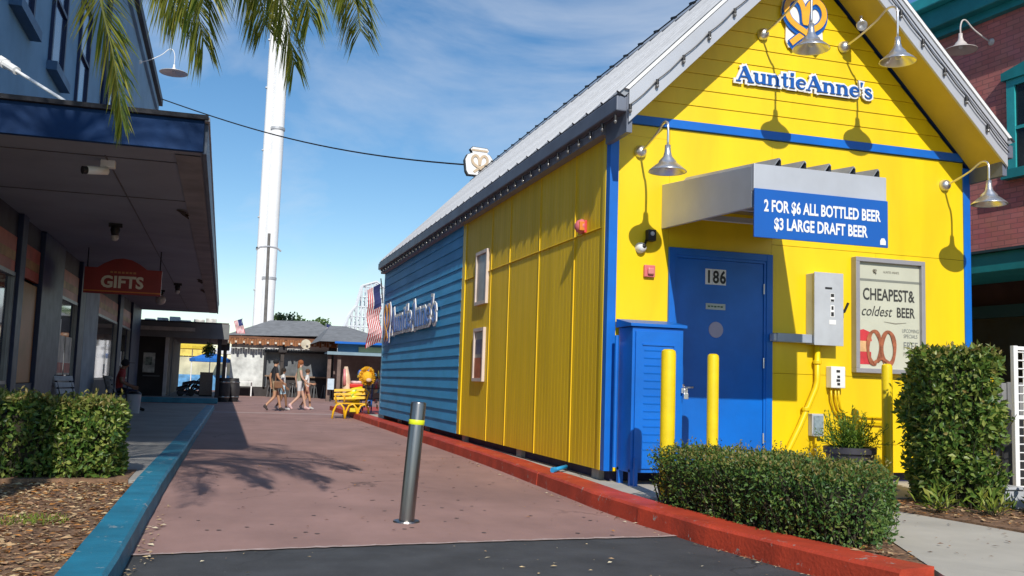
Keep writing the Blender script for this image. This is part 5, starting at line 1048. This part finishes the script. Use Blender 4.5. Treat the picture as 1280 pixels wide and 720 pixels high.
T = thing('far_stall', 'yellow and white stall front far through the arcade', 'stall', (-2,68,0)); obj('wall', MB().box(-5,1.0,68,68.3,0,2.2), pm('stall_pale',(0.55,0.52,0.35),0.7,var=.3,vscale=.8), T); obj('sign', MB().box(-4.8,-.8,67.9,67.99,2.25,3.6), pm('stall_yellow',(0.8,0.6,0.12),0.6,var=.3,vscale=1.2), T); obj('counter', MB().box(-4,.5,67.6,67.9,0,1.0), pm('stall_blue',(0.1,0.3,0.55),0.6,var=.3), T)

# pavilion bar
PV = thing('bar_pavilion', 'open bar pavilion with grey hip roof and brown fringe at the end of the promenade', 'pavilion', (3,52,0))
RFG = pm('grey_shingle',(0.20,0.205,0.21),0.85,var=.15,vscale=3,bump=.4,bscale=12,stain=.2)
mb = MB(); a = [(0.0,51.3,3.12),(5.95,51.3,3.28),(5.95,57.5,3.28),(0.0,57.5,3.12)]; rg = [(2.35,54.4,4.15),(4.9,54.4,4.22)]
mb.add(a+rg, [(0,1,5,4),(1,2,5),(2,3,4,5),(3,0,4)]); obj('roof', mb, RFG, PV)
obj('roof_board', MB().box(.05,5.9,51.35,57.4,2.98,3.10), pm('brown_eave',(0.16,0.065,0.03),0.7,var=.2,vscale=3), PV)
BRN = pm('fringe_brown',(0.30,0.12,0.045),0.8,var=.3,vscale=4)
f1 = None
for i in range(46):
    if f1 is None: f1 = obj('fringe_tab', MB().box(0,.115,0,.03,-.30,0), BRN, PV, local=True); f1.location = (0.05-3,51.28-52,2.98)
    else: share('fringe_tab', f1, PV, (0.05+i*.1285-3,51.28-52,2.98+random.uniform(-.03,.03)))
for i in range(15): obj('rafter_tail', MB().box(.1+i*.4,.2+i*.4,51.0,51.27,2.74,2.84), pm('pale_rafter',(0.62,0.55,0.45),0.7,var=.2), PV)
for x in (0.05,2.95,5.55): obj('post', MB().box(x-.09,x+.09,51.5,51.68,0,2.98), pm('dark_post',(0.05,0.04,0.035),0.7,var=.2), PV)
for x in (0.05,2.95,5.55):
    mb = MB(); mb.obox((x,51.45,2.5),(1,0,0),(0,0,1),(0,-1,0),.22,.20,.08); obj('capital', mb, DKB, PV, bevel=.05)
obj('white_wall', MB().box(.35,2.02,51.95,52.1,.5,2.9), pm('white_wall_mural',(0.62,0.64,0.62),0.7,var=.25,vscale=1.6), PV); obj('low_wall', MB().box(.35,5.8,51.95,52.1,0,.5), DKB, PV)
obj('back_window', MB().box(2.05,5.7,52.3,52.45,.5,2.45), pm('bar_dark',(0.16,0.17,0.18),0.3,var=.5,vscale=.8), PV); obj('window_header', MB().box(2.0,5.8,51.9,52.2,2.45,2.95), WHITE, PV)
fr = MB(); fr.box(2.03,2.13,51.8,51.94,.5,2.45); obj('jamb', fr, BLACK, PV); obj('head_rail', MB().box(2.14,5.8,51.8,51.89,2.33,2.45), BLACK, PV)
obj('wall_sign', MB().lathe([(0,.05),(.26,.05),(.26,0)],(4.1,51.2,2.80),(0,-1,0),20), pm('tan_sign',(0.55,0.50,0.38),0.6,var=.2), PV)
T = thing('bar_counter', 'long dark bar counter with wooden top in the pavilion', 'counter', (3.9,52.6,0)); obj('top', MB().box(2.1,5.6,51.0,51.4,1.05,1.12), pm('bar_wood',(0.25,0.16,0.10),0.5,var=.2), T); obj('front', MB().box(2.2,5.5,51.2,51.3,0,1.05), DKB, T)
st0 = None
for i in range(6):
    x = 2.4+i*.55
    if st0 is None:
        st0 = thing('bar_stool', 'leftmost bar stool at the pavilion counter', 'stool', (x,50.75,0), 'stools at the pavilion counter')
        obj('seat', MB().lathe([(0,.74),(.17,.74),(.18,.70),(0,.69)],(0,0,0),(0,0,1),12), BLACK, st0, local=True)
        for q in range(4): obj('leg', MB().tube([(.08*math.cos(q*1.57),.08*math.sin(q*1.57),.70),(.18*math.cos(q*1.57),.18*math.sin(q*1.57),0)],.013,5), pm('stool_grey',(0.18,0.19,0.2),0.5,.5), st0, local=True)
    else: copy_tree(st0, (x,50.75,0), label=('second','third','fourth','fifth','last')[i-1]+' bar stool from the left at the pavilion counter')
T = thing('cafe_table', 'pale cafe table at the left of the pavilion', 'table', (.95,51.2,0)); obj('top', MB().box(.45,1.5,50.9,51.5,.72,.76), WHITE, T)
for x in (.5,1.45): obj('leg', MB().box(x-.03,x+.03,51.15,51.21,0,.72), WHITE, T)
# blue building
BB = thing('blue_souvenir_shop', 'blue shop with grey roof and open awning behind the kiosk', 'shop', (7,47,0))
BLW = pm('mid_blue_wall',(0.10,0.26,0.46),0.65,var=.12,vscale=1)
obj('fascia', MB().box(5.22,8.2,46.2,46.4,2.28,2.79), BLW, BB); mb = MB(); mb.add([(4.3,45.7,2.80),(8.3,45.7,2.80),(8.3,54,2.80),(4.3,54,2.80),(5.2,50,3.78),(6.0,50,3.78)],[(0,1,5,4),(1,2,5),(2,3,4,5),(3,0,4)]); obj('roof', mb, RFG, BB); obj('roof_trim', MB().box(5.0,8.3,45.62,45.72,2.72,2.82), BLU, BB)
obj('awning', MB().box(4.6,12,44.6,46.2,2.20,2.27), pm('awning_teal',(0.12,0.20,0.25),0.6,var=.15), BB); obj('awning_edge', MB().box(4.55,12,44.52,44.6,2.16,2.30), pm('awning_edge',(0.22,0.32,0.38),0.5,var=.1), BB)
obj('back_wall', MB().box(5.2,12,47.5,47.7,0,2.3), pm('shop_back',(0.14,0.10,0.09),0.8,var=.5,vscale=.6), BB)
for x in (4.7,5.15): obj('post', MB().box(x-.08,x+.08,44.8,44.96,0,2.2), pm('brown_post',(0.16,0.11,0.09),0.7,var=.25,vscale=3), BB)
obj('shop_sign', MB().box(6.2,7.6,46.12,46.195,2.36,2.62), pm('lime_sign',(0.55,0.62,0.35),0.5,var=.2,vscale=2), BB)
T = thing('tip_sign', 'small white blue notice on a stand by the brown posts', 'sign', (4.75,44.5,0)); obj('board', MB().box(4.62,4.92,44.44,44.47,.55,1.05), pm('paleblue_sign',(0.55,0.66,0.75),0.5,var=.15), T); obj('stand', MB().box(4.75,4.79,44.475,44.5,0,.9), BLACK, T)

# tower, pole, trees, lattice
TW = thing('white_tower', 'tall white twin column ride tower rising behind the pavilion', 'tower', (2.9,80,0))
TWM = pm('tower_white',(0.78,0.79,0.80),0.5,var=.04,vscale=.6,stain=.08,sscale=.3)
obj('column', MB().lathe([(.58,0),(.56,12),(.53,24),(.50,40),(0,40)],(3.15,80,0),(0,0,1),28), TWM, TW, smooth=True, angle=.8); obj('column', MB().lathe([(.32,0),(.30,40),(0,40)],(2.38,80.0,0),(0,0,1),20), TWM, TW, smooth=True, angle=.8); obj('web_plate', MB().box(2.4,3.1,79.95,80.05,0,40), TWM, TW)
for zz in (21.5,9.0,33.0): obj('collar', MB().lathe([(.56,-.12),(.62,-.10),(.62,.10),(.56,.12)],(3.14,80,zz),(0,0,1),28), pm('collar_grey',(0.45,0.46,0.48),0.5,.3), TW)
for zz in (24.9,19.6,8.0,14.0,29): obj('bracket', MB().box(1.98,2.45,79.8,80.1,zz-.05,zz+.05), MATS['collar_grey'], TW)
T = thing('utility_pole', 'thin wooden utility pole with ring arm in front of the white tower', 'pole', (2.35,62,0)); obj('pole', MB().tube([(2.42,62,0),(2.30,62,10.1)],[.12,.09],8), pm('pole_wood',(0.16,0.15,0.14),0.85,var=.2), T); obj('cross_arm', MB().tube([(1.55,62,9.0),(1.8,62,9.2),(2.3,61.9,9.25),(2.85,62,9.2),(3.1,62,9.0)],.06,6), MATS['collar_grey'], T); obj('insulator', MB().lathe([(.03,0),(.08,.05),(.03,.15)],(1.6,62,9.05),(0,0,1),8), BLACK, T)
def tree(label, x, y, zc, rx, rz_, n, c, seed):
    random.seed(seed); T = thing('background_tree', label, 'tree', (x,y,0), 'trees beyond the pavilion')
    obj('trunk', MB().tube([(x,y,0),(x+.1,y,zc*.5),(x,y,zc)],[.25,.18,.08],8), TRK, T)
    for q in range(4): a = random.uniform(0,6.28); obj('limb', MB().tube([(x,y,zc*.55),(x+math.cos(a)*rx*.5,y+math.sin(a)*rx*.5,zc+.2)],[.1,.03],6), TRK, T)
    cl = [(Vector((x,y,zc))+Vector((random.uniform(-1,1)*rx*.7,random.uniform(-1,1)*rx*.7,random.uniform(-.6,.7)*rz_)), random.uniform(.3,.55)*rx) for _ in range(14)]; V, F = [], []
    for i in range(n):
        p, r = random.choice(cl); d = rdir()*r*random.random()**.35; leaf_add(V, F, p+Vector((d.x,d.y,d.z*.7)), rdir(), (rdir()+Vector((0,0,.7))).normalized(), .34, .2)
    mb = MB(); mb.v = [tuple(v) for v in V]; mb.f = F; mb.m = [0]*len(F); o = obj('crown', mb, c, T); o['kind'] = 'stuff'
TL = leafmat('tree_leaf',(0.03,0.065,0.02),(0.06,0.11,0.03),(0.11,0.16,0.05),.5,.2)
tree('rounded tree above the pavilion roof right of the tower',6.2,100,6.0,1.9,1.3,3000,TL,31); tree('darker tree right of the first above the pavilion roof',8.7,101,5.9,1.8,1.2,3000,HG,32); tree('low tree behind the left end of the pavilion',-4,95,3.2,2.6,1.8,3000,TL,33); tree('low tree behind the middle of the pavilion',3.6,98,4.4,2.2,1.3,3000,TL,34)
tree('low tree behind the blue shop',15,104,4.0,4.0,2.0,4000,TL,35); tree('low tree far left behind the arcade',-12,100,4.0,4.0,2.5,4000,HG,36)
COW = pm('hazy_white_steel',(0.62,0.66,0.70),0.6,var=.06)
CO = thing('coaster_lattice', 'white lattice coaster frame behind the blue shop', 'coaster', (10.5,76,0))
rail = [(7.8,4.0),(8.9,4.9),(9.4,6.2),(9.9,6.9),(10.3,8.5),(11.4,8.9),(12.6,8.0),(14,6.0)]
for off in (0, .9):
    obj('rail', MB().tube([(a,76+off,b) for a, b in rail],.10,6), COW, CO)
for i in range(18):
    x = 7.9+i*.34; 
    for k in range(len(rail)-1):
        if rail[k][0] <= x <= rail[k+1][0]: zz = rail[k][1]+(rail[k+1][1]-rail[k][1])*(x-rail[k][0])/(rail[k+1][0]-rail[k][0])
    for off in (0,.9): obj('upright', MB().tube([(x,76+off,0),(x,76+off,zz)],.055,5), COW, CO)
    if i < 17: obj('brace', MB().tube([(x,76,max(2.5,zz-2.4)),(x+.36,76.9,zz-.4)],.04,4), COW, CO); obj('brace', MB().tube([(x,76.4,max(2.5,zz-3.4)),(x+.72,76.4,zz-1.5)],.04,4), COW, CO); obj('brace', MB().tube([(x+.36,76.2,zz-2.6),(x-.2,76.2,zz-.5)],.035,4), COW, CO)
for zz in (3.6,4.4,5.2,6.0,6.8,7.6,8.4): 
    xs = [a for a in (7.9+.1*i for i in range(61)) if any(rail[k][0] <= a <= rail[k+1][0] and rail[k][1]+(rail[k+1][1]-rail[k][1])*(a-rail[k][0])/(rail[k+1][0]-rail[k][0]) > zz for k in range(len(rail)-1))]
    obj('cross_beam', MB().tube([(xs[0],76.1,zz),(xs[-1],76.1,zz)],.05,5), COW, CO)

# flags
FR = pm('flag_red',(0.50,0.02,0.03),0.8,var=.1); FW = pm('flag_white',(0.72,0.70,0.70),0.8,var=.06); FN = pm('flag_navy',(0.02,0.03,0.13),0.8,var=.1)
def flag(label, P0, d, fall, hoist, fly, pole=None, amp=.05, nx=14):
    """striped flag cloth: hoist edge at P0 going down 'fall', cloth leaving along d"""
    T = thing('striped_flag', label, 'flag', P0); P0 = Vector(P0); d = Vector(d); fall = Vector(fall); nrm = d.cross(fall).normalized(); mb = MB()
    g = [[P0+d*fly*i/nx+fall*hoist*j/13+nrm*amp*math.sin(i*.9+j*.15)*(i/nx+.2)+Vector((0,0,-.16*fly*(i/nx)**2)) for j in range(14)] for i in range(nx+1)]
    for i in range(nx):
        for j in range(13):
            m = 0 if j % 2 == 0 else 1
            if j < 7 and i < nx*.4: m = 2
            mb.add([g[i][j],g[i+1][j],g[i+1][j+1],g[i][j+1]],[(0,1,2,3)],m)
    obj('cloth', mb, [FR,FW,FN], T, smooth=False)
    if pole: obj('pole', MB().tube(pole,.016 if len(pole) else .02,8), ALU, T)
    return T
flag('large striped flag drooping from the far corner of the kiosk', (3.64,23.62,3.48), (.04,0,-1), (-.85,-.2,-.50), .38, 1.25, [(3.74,23.76,3.0),(3.68,23.75,3.5),(3.66,23.75,3.62)], .10)
flag('small striped flag on the left end of the pavilion roof', (.78,51.6,4.0), (.3,0,-.95), (-.85,0,-.3), .45, .75, [(.80,51.6,3.1),(.80,51.6,4.05)], .04)
flag('small striped bunting on the right side of the pavilion roof', (5.15,51.5,3.95), (1,0,-.25), (.1,0,-1), .35, .75, [(5.12,51.5,3.2),(5.12,51.5,4.0)], .04)

# ================================================================== SOUVENIRS BY THE FAR END OF THE KIOSK
YB2 = pm('yellow_bench_paint',(0.80,0.46,0.01),0.4,var=.08)
T = thing('yellow_bench', 'yellow scroll armed metal bench at the far end of the kiosk', 'bench', (3.40,26.3,.004))
for x in (-.36,-.02,.30):
    obj('leg', MB().tube([(x-.16,-.2,0),(x-.13,-.2,.2),(x-.06,-.2,.36),(x+.05,-.2,.40),(x+.14,-.2,.30),(x+.18,-.2,.0)],.028,8), YB2, T, local=True, smooth=True)
obj('arm', MB().tube([(-.42,-.2,.40),(-.46,-.2,.62),(-.34,-.2,.68),(-.20,-.2,.58),(-.22,-.2,.45)],.024,8), YB2, T, local=True, smooth=True); obj('arm', MB().tube([(.36,-.2,.40),(.44,-.2,.72),(.36,-.15,.80),(.28,-.1,.70)],.024,8), YB2, T, local=True, smooth=True)
for i in range(5): obj('seat_slat', MB().box(-.44,.42,-.22+i*.1,-.14+i*.1,.40,.425), YB2, T, local=True)
for i in range(3): obj('back_slat', MB().obox((0,.30,.55+i*.11),(1,0,.05),(0,.2,1),(0,-1,.2),.44,.035,.012), YB2, T, local=True)
T = thing('inflatable_toy', 'tall pale pink and cream inflatable leaning by the yellow bench', 'toy', (3.38,27,.15)); mb = MB(); mb.tube([(3.42,27,.30),(3.36,27,.7),(3.32,27,1.1),(3.30,27,1.42)],[.15,.13,.11,.05],12); obj('body', mb, pm('pale_peach',(0.72,0.52,0.38),0.4,var=.2,vscale=4), T, smooth=True); obj('stripe', MB().tube([(3.27,26.9,.9),(3.25,26.92,1.35)],[.05,.03],8), pm('pink_vinyl',(0.65,0.22,0.25),0.4), T, smooth=True)
T = thing('toy_tub', 'red and white tub of toys above the yellow bench', 'tub', (3.58,27,.9)); obj('tub', MB().box(3.41,3.77,26.8,27.1,.84,.95), pm('red_tub',(0.66,0.03,0.02),0.4), T, bevel=.02); obj('contents', MB().box(3.45,3.74,26.85,27.05,.951,1.03), pm('pink_white',(0.72,0.5,0.5),0.5,var=.3,vscale=12), T, bevel=.03); obj('stand', MB().box(3.45,3.72,26.9,27.05,.15,.84), cloth('yel',(0.78,0.62,0.03)), T)
T = thing('beach_float', 'bright yellow folded beach float below the red tub', 'toy', (3.5,26.7,.5)); mb = MB(); mb.tube([(3.30,26.72,.62),(3.5,26.68,.72),(3.74,26.72,.80)],[.09,.12,.09],10); mb.tube([(3.32,26.70,.52),(3.5,26.66,.57),(3.70,26.70,.62)],[.07,.09,.07],10); obj('roll', mb, pm('vinyl_yellow',(0.82,0.72,0.01),0.35,var=.1), T, smooth=True); obj('band', MB().tube([(3.44,26.6,.60),(3.56,26.6,.80)],.03,6), pm('vinyl_green',(0.3,0.5,0.05),0.4), T)
T = thing('plush_lion', 'orange yellow plush lion head on the souvenir rack', 'plush toy', (3.90,27,.95))
obj('head', MB().ball((3.90,26.95,1.15),.16,.14,.17), pm('lion_fur',(0.82,0.45,0.02),0.9,var=.15,vscale=20,bump=.6,bscale=60), T, smooth=True)
V, F = [], []
for i in range(600):
    d = rdir(); leaf_add(V, F, Vector((3.91,27.02,1.17))+Vector((d.x*.17,d.y*.1,d.z*.20)), (d+rdir()*.4).normalized(), rdir(), .09, .04)
mb = MB(); mb.v = [tuple(v) for v in V]; mb.f = F; mb.m = [0]*len(F); o = obj('mane', mb, leafmat('mane',(0.75,0.36,0.01),(0.85,0.48,0.02),(0.8,0.55,0.05),.8,.1), T); o['kind'] = 'stuff'; obj('muzzle', MB().ball((3.93,26.82,1.06),.08,.06,.06), pm('muzzle_pale',(0.7,0.5,0.35),0.9), T, smooth=True)
RK = thing('souvenir_rack', 'blue wire rack crowded with small coloured toys at the kiosk far corner', 'rack', (4.2,28,.15))
for x in (3.85,4.15,4.45): obj('upright', MB().tube([(x,27.6,.15),(x,27.6,1.25)],.02,6), SIGNB, RK)
for zz in (.5,.8,1.1): obj('shelf_rail', MB().tube([(3.8,27.58,zz),(4.6,27.58,zz+.06)],.014,6), BLACK, RK)
random.seed(5); pal = [(0.75,0.75,0.75),(0.05,0.15,0.5),(0.6,0.05,0.06),(0.7,0.3,0.4),(0.1,0.35,0.6),(0.8,0.6,0.1),(0.05,0.05,0.1),(0.7,0.7,0.6)]
for i in range(70):
    x, z_ = random.uniform(3.7,4.7), random.uniform(.2,1.3); m = pm('toy%d'%(i%8), pal[i%8], .5, var=.2, vscale=20)
    y_ = 27.45+random.uniform(-.06,.3); s = random.uniform(.035,.075)
    if i % 3 == 0: mb = MB().ball((x,y_,z_),s,s,s*1.2,8,6)
    elif i % 3 == 1: mb = MB().obox((x,y_,z_),rdir(),(0,0,1),(0,-1,.1),s,s*1.2,s*.5)
    else: mb = MB().lathe([(0,0),(s,.01),(s*.6,s*1.5),(.01,s*2.2)],(x,y_,z_),(random.uniform(-.4,.4),0,1),8)
    obj('hanging_toy', mb, m, RK)
struct('souvenir_pad', MB().box(3.55,9,26.41,33,-.05,.14), REDK)

# ================================================================== BRICK BUILDING ON THE RIGHT
BX = 11.0
def brickmat():
    m = bpy.data.materials.new('red_brick'); m.use_nodes = True; t = m.node_tree; n = t.nodes; l = t.links; b = n['Principled BSDF']; b.inputs['Roughness'].default_value = .85
    c = n.new('ShaderNodeTexCoord'); sp = n.new('ShaderNodeSeparateXYZ'); cb_ = n.new('ShaderNodeCombineXYZ'); l.new(c.outputs['Object'], sp.inputs[0]); l.new(sp.outputs['Y'], cb_.inputs['X']); l.new(sp.outputs['Z'], cb_.inputs['Y'])
    br = n.new('ShaderNodeTexBrick'); br.inputs['Color1'].default_value = (0.62,0.215,0.195,1); br.inputs['Color2'].default_value = (0.53,0.165,0.150,1); br.inputs['Mortar'].default_value = (0.38,0.15,0.14,1); br.inputs['Scale'].default_value = 1.0; br.inputs['Brick Width'].default_value = .23; br.inputs['Row Height'].default_value = .078; br.inputs['Mortar Size'].default_value = .007; br.inputs['Bias'].default_value = 0
    l.new(cb_.outputs[0], br.inputs['Vector']); nz = n.new('ShaderNodeTexNoise'); nz.inputs['Scale'].default_value = 2.5; l.new(c.outputs['Object'], nz.inputs['Vector']); mx_ = n.new('ShaderNodeMix'); mx_.data_type = 'RGBA'; mx_.blend_type = 'MULTIPLY'; mx_.inputs['Factor'].default_value = .35; l.new(br.outputs['Color'], mx_.inputs['A']); l.new(nz.outputs['Color'], mx_.inputs['B']); l.new(mx_.outputs['Result'], b.inputs['Base Color'])
    bp = n.new('ShaderNodeBump'); bp.inputs['Strength'].default_value = .7; bp.inputs['Distance'].default_value = .012; bp.invert = True; l.new(br.outputs['Fac'], bp.inputs['Height']); l.new(bp.outputs['Normal'], b.inputs['Normal'])
    return m
BRK = brickmat(); TEAL = pm('teal_paint',(0.012,0.22,0.24),0.5,var=.12,vscale=3); TEALL = pm('teal_light',(0.03,0.36,0.38),0.45,var=.1,vscale=3)
BK = thing('brick_building', 'red brick building with teal cornice and window trim right of the kiosk', 'building', (BX+3,13,.13))
obj('brick_wall', MB().box(BX,BX+8,4.0,30,3.3,7.1), BRK, BK)
obj('lower_wall', MB().box(BX+.9,BX+8,4.0,30,.13,3.0), pm('dark_maroon',(0.055,0.018,0.02),0.7,var=.25,vscale=1.5), BK)
WY0, WY1, WZ0, WZ1 = 9.9, 11.46, 4.62, 5.80
obj('cornice', MB().box(BX-.28,BX+.5,4.0,30,7.10,7.42), TEAL, BK, bevel=.02); obj('cornice_crown', MB().box(BX-.42,BX+.5,4.0,30,7.42,7.62), TEALL, BK, bevel=.02); obj('cornice_bed', MB().box(BX-.12,BX+.5,4.0,30,6.98,7.098), TEAL, BK)
obj('canopy_band', MB().box(BX-.30,BX+1.0,4.0,30,2.98,3.27), TEAL, BK, bevel=.01); obj('canopy_top', MB().box(BX-.36,BX+1.0,4.0,30,3.272,3.31), pm('dark_teal_flashing',(0.02,0.05,0.06),0.5), BK)
obj('shop_dark_glass', MB().box(BX+.80,BX+.88,4.2,29,.9,2.4), pm('dim_glass',(0.02,0.03,0.035),0.1,var=.4,vscale=1), BK); obj('transom', MB().box(BX+.76,BX+.89,4.2,29,2.405,2.6), pm('dark_teal_wood',(0.01,0.05,0.06),0.6), BK)
for y_ in (11.2,11.9,13.2): obj('mullion', MB().box(BX+.72,BX+.79,y_,y_+.06,.9,2.4), pm('grey_mullion',(0.12,0.12,0.12),0.5,.4), BK)
obj('window_card', MB().box(BX+.785,BX+.797,11.25,11.6,1.5,2.0), pm('dim_card',(0.22,0.20,0.19),0.6,var=.3,vscale=5), BK)
wf = MB(); wf.box(BX-.06,BX+.1,WY1,WY1+.14,WZ0-.1,WZ1+.1); wf.box(BX-.06,BX+.1,WY0-.14,WY0,WZ0-.1,WZ1+.1); wf.box(BX-.06,BX+.1,WY0,WY1,WZ1,WZ1+.1); w_ = obj('window', wf, TEALL, BK)
obj('sill', MB().box(BX-.14,BX+.1,WY0-.2,WY1+.2,WZ0-.24,WZ0-.102), TEAL, w_); obj('head', MB().prism([(WY0-.2,WZ1+.102),(WY1+.2,WZ1+.102),(WY1+.2,WZ1+.22),((WY0+WY1)/2,WZ1+.42),(WY0-.2,WZ1+.22)],(BX-.10,0,0),(0,1,0),(0,0,1),(-1,0,0),.2), TEAL, w_)
obj('pane', MB().box(BX-.03,BX+.05,WY0,WY1,WZ0-.1,WZ1), pm('dark_window_glass',(0.012,0.02,0.025),0.08,var=.3,spec=.6), w_); obj('glazing_bar', MB().box(BX-.05,BX-.031,WY0,WY1,WZ0+.50,WZ0+.55), TEALL, w_)
WEST = dict(u=Vector((0,-1,0)), v=Vector((0,0,1)), n=Vector((-1,0,0)))
gooseneck('wall_lamp', 'pale gooseneck lamp with flat shade on the red brick wall', (BX+.16,11.62,6.62), .62, .18, 0.0, rise=.22, size=.24, mat=pm('pale_lamp_enamel',(0.55,0.50,0.48),0.4,var=.08), grp=None, fr=WEST)

# fence and gate at the right edge
T = thing('picket_fence', 'weathered grey upright board fence behind the tall hedge', 'fence', (8.5,8.8,.13)); GW = pm('grey_fence_wood',(0.20,0.20,0.20),0.8,var=.25,vscale=6,stretch=(1,1,.2))
for i in range(9): obj('board', MB().box(8.22+i*.085,8.22+i*.085+.072,8.80,8.82,.2,1.30-.012*(i%2)), GW, T)
for zz in (.4,1.1): obj('rail', MB().box(8.2,9.0,8.822,8.86,zz,zz+.07), GW, T)
T = thing('wire_gate', 'white welded grid gate panel at the right edge of the picture', 'gate', (7.6,7.4,.13)); 
obj('stile', MB().box(7.26,7.31,7.38,7.42,.22,1.62), WHITE, T); obj('stile', MB().box(8.3,8.35,7.38,7.42,.22,1.62), WHITE, T)
for zz in (.22,.92,1.58): obj('frame_rail', MB().box(7.31,8.3,7.385,7.415,zz,zz+.035), WHITE, T)
for i in range(17): obj('wire', MB().tube([(7.31,7.40,.28+i*.08),(8.3,7.40,.28+i*.08)],.007,5), WHITE, T)
for i in range(9): obj('wire', MB().tube([(7.40+i*.1,7.408,.25),(7.40+i*.1,7.408,1.59)],.006,5), WHITE, T)
T = thing('concrete_block', 'small grey concrete block on the soil beside the tall hedge', 'block', (6.86,7.0,.135)); obj('block', MB().box(6.72,6.93,6.95,7.15,.12,.30), GREYBOX, T, bevel=.012); obj('cap', MB().box(6.70,6.95,6.93,7.17,.301,.325), GREYBOX, T, bevel=.006)
T = thing('dark_tarp', 'dark cloth hanging on the grey board fence', 'tarp', (8.5,8.7,.2)); mb = MB(); g = [(8.42+i*.05, 8.74+.03*math.sin(i*1.7)) for i in range(8)]; k = len(g); mb.add([(a,b,.15) for a, b in g]+[(a,b,.95+.05*math.sin(i)) for i, (a, b) in enumerate(g)], [(i,i+1,k+i+1,k+i) for i in range(k-1)]); o = obj('cloth', mb, pm('tarp_black',(0.015,0.015,0.018),0.7,var=.3), T); md = o.modifiers.new('t','SOLIDIFY'); md.thickness = .01
BK.rotation_euler = (0,0,math.radians(5.5))
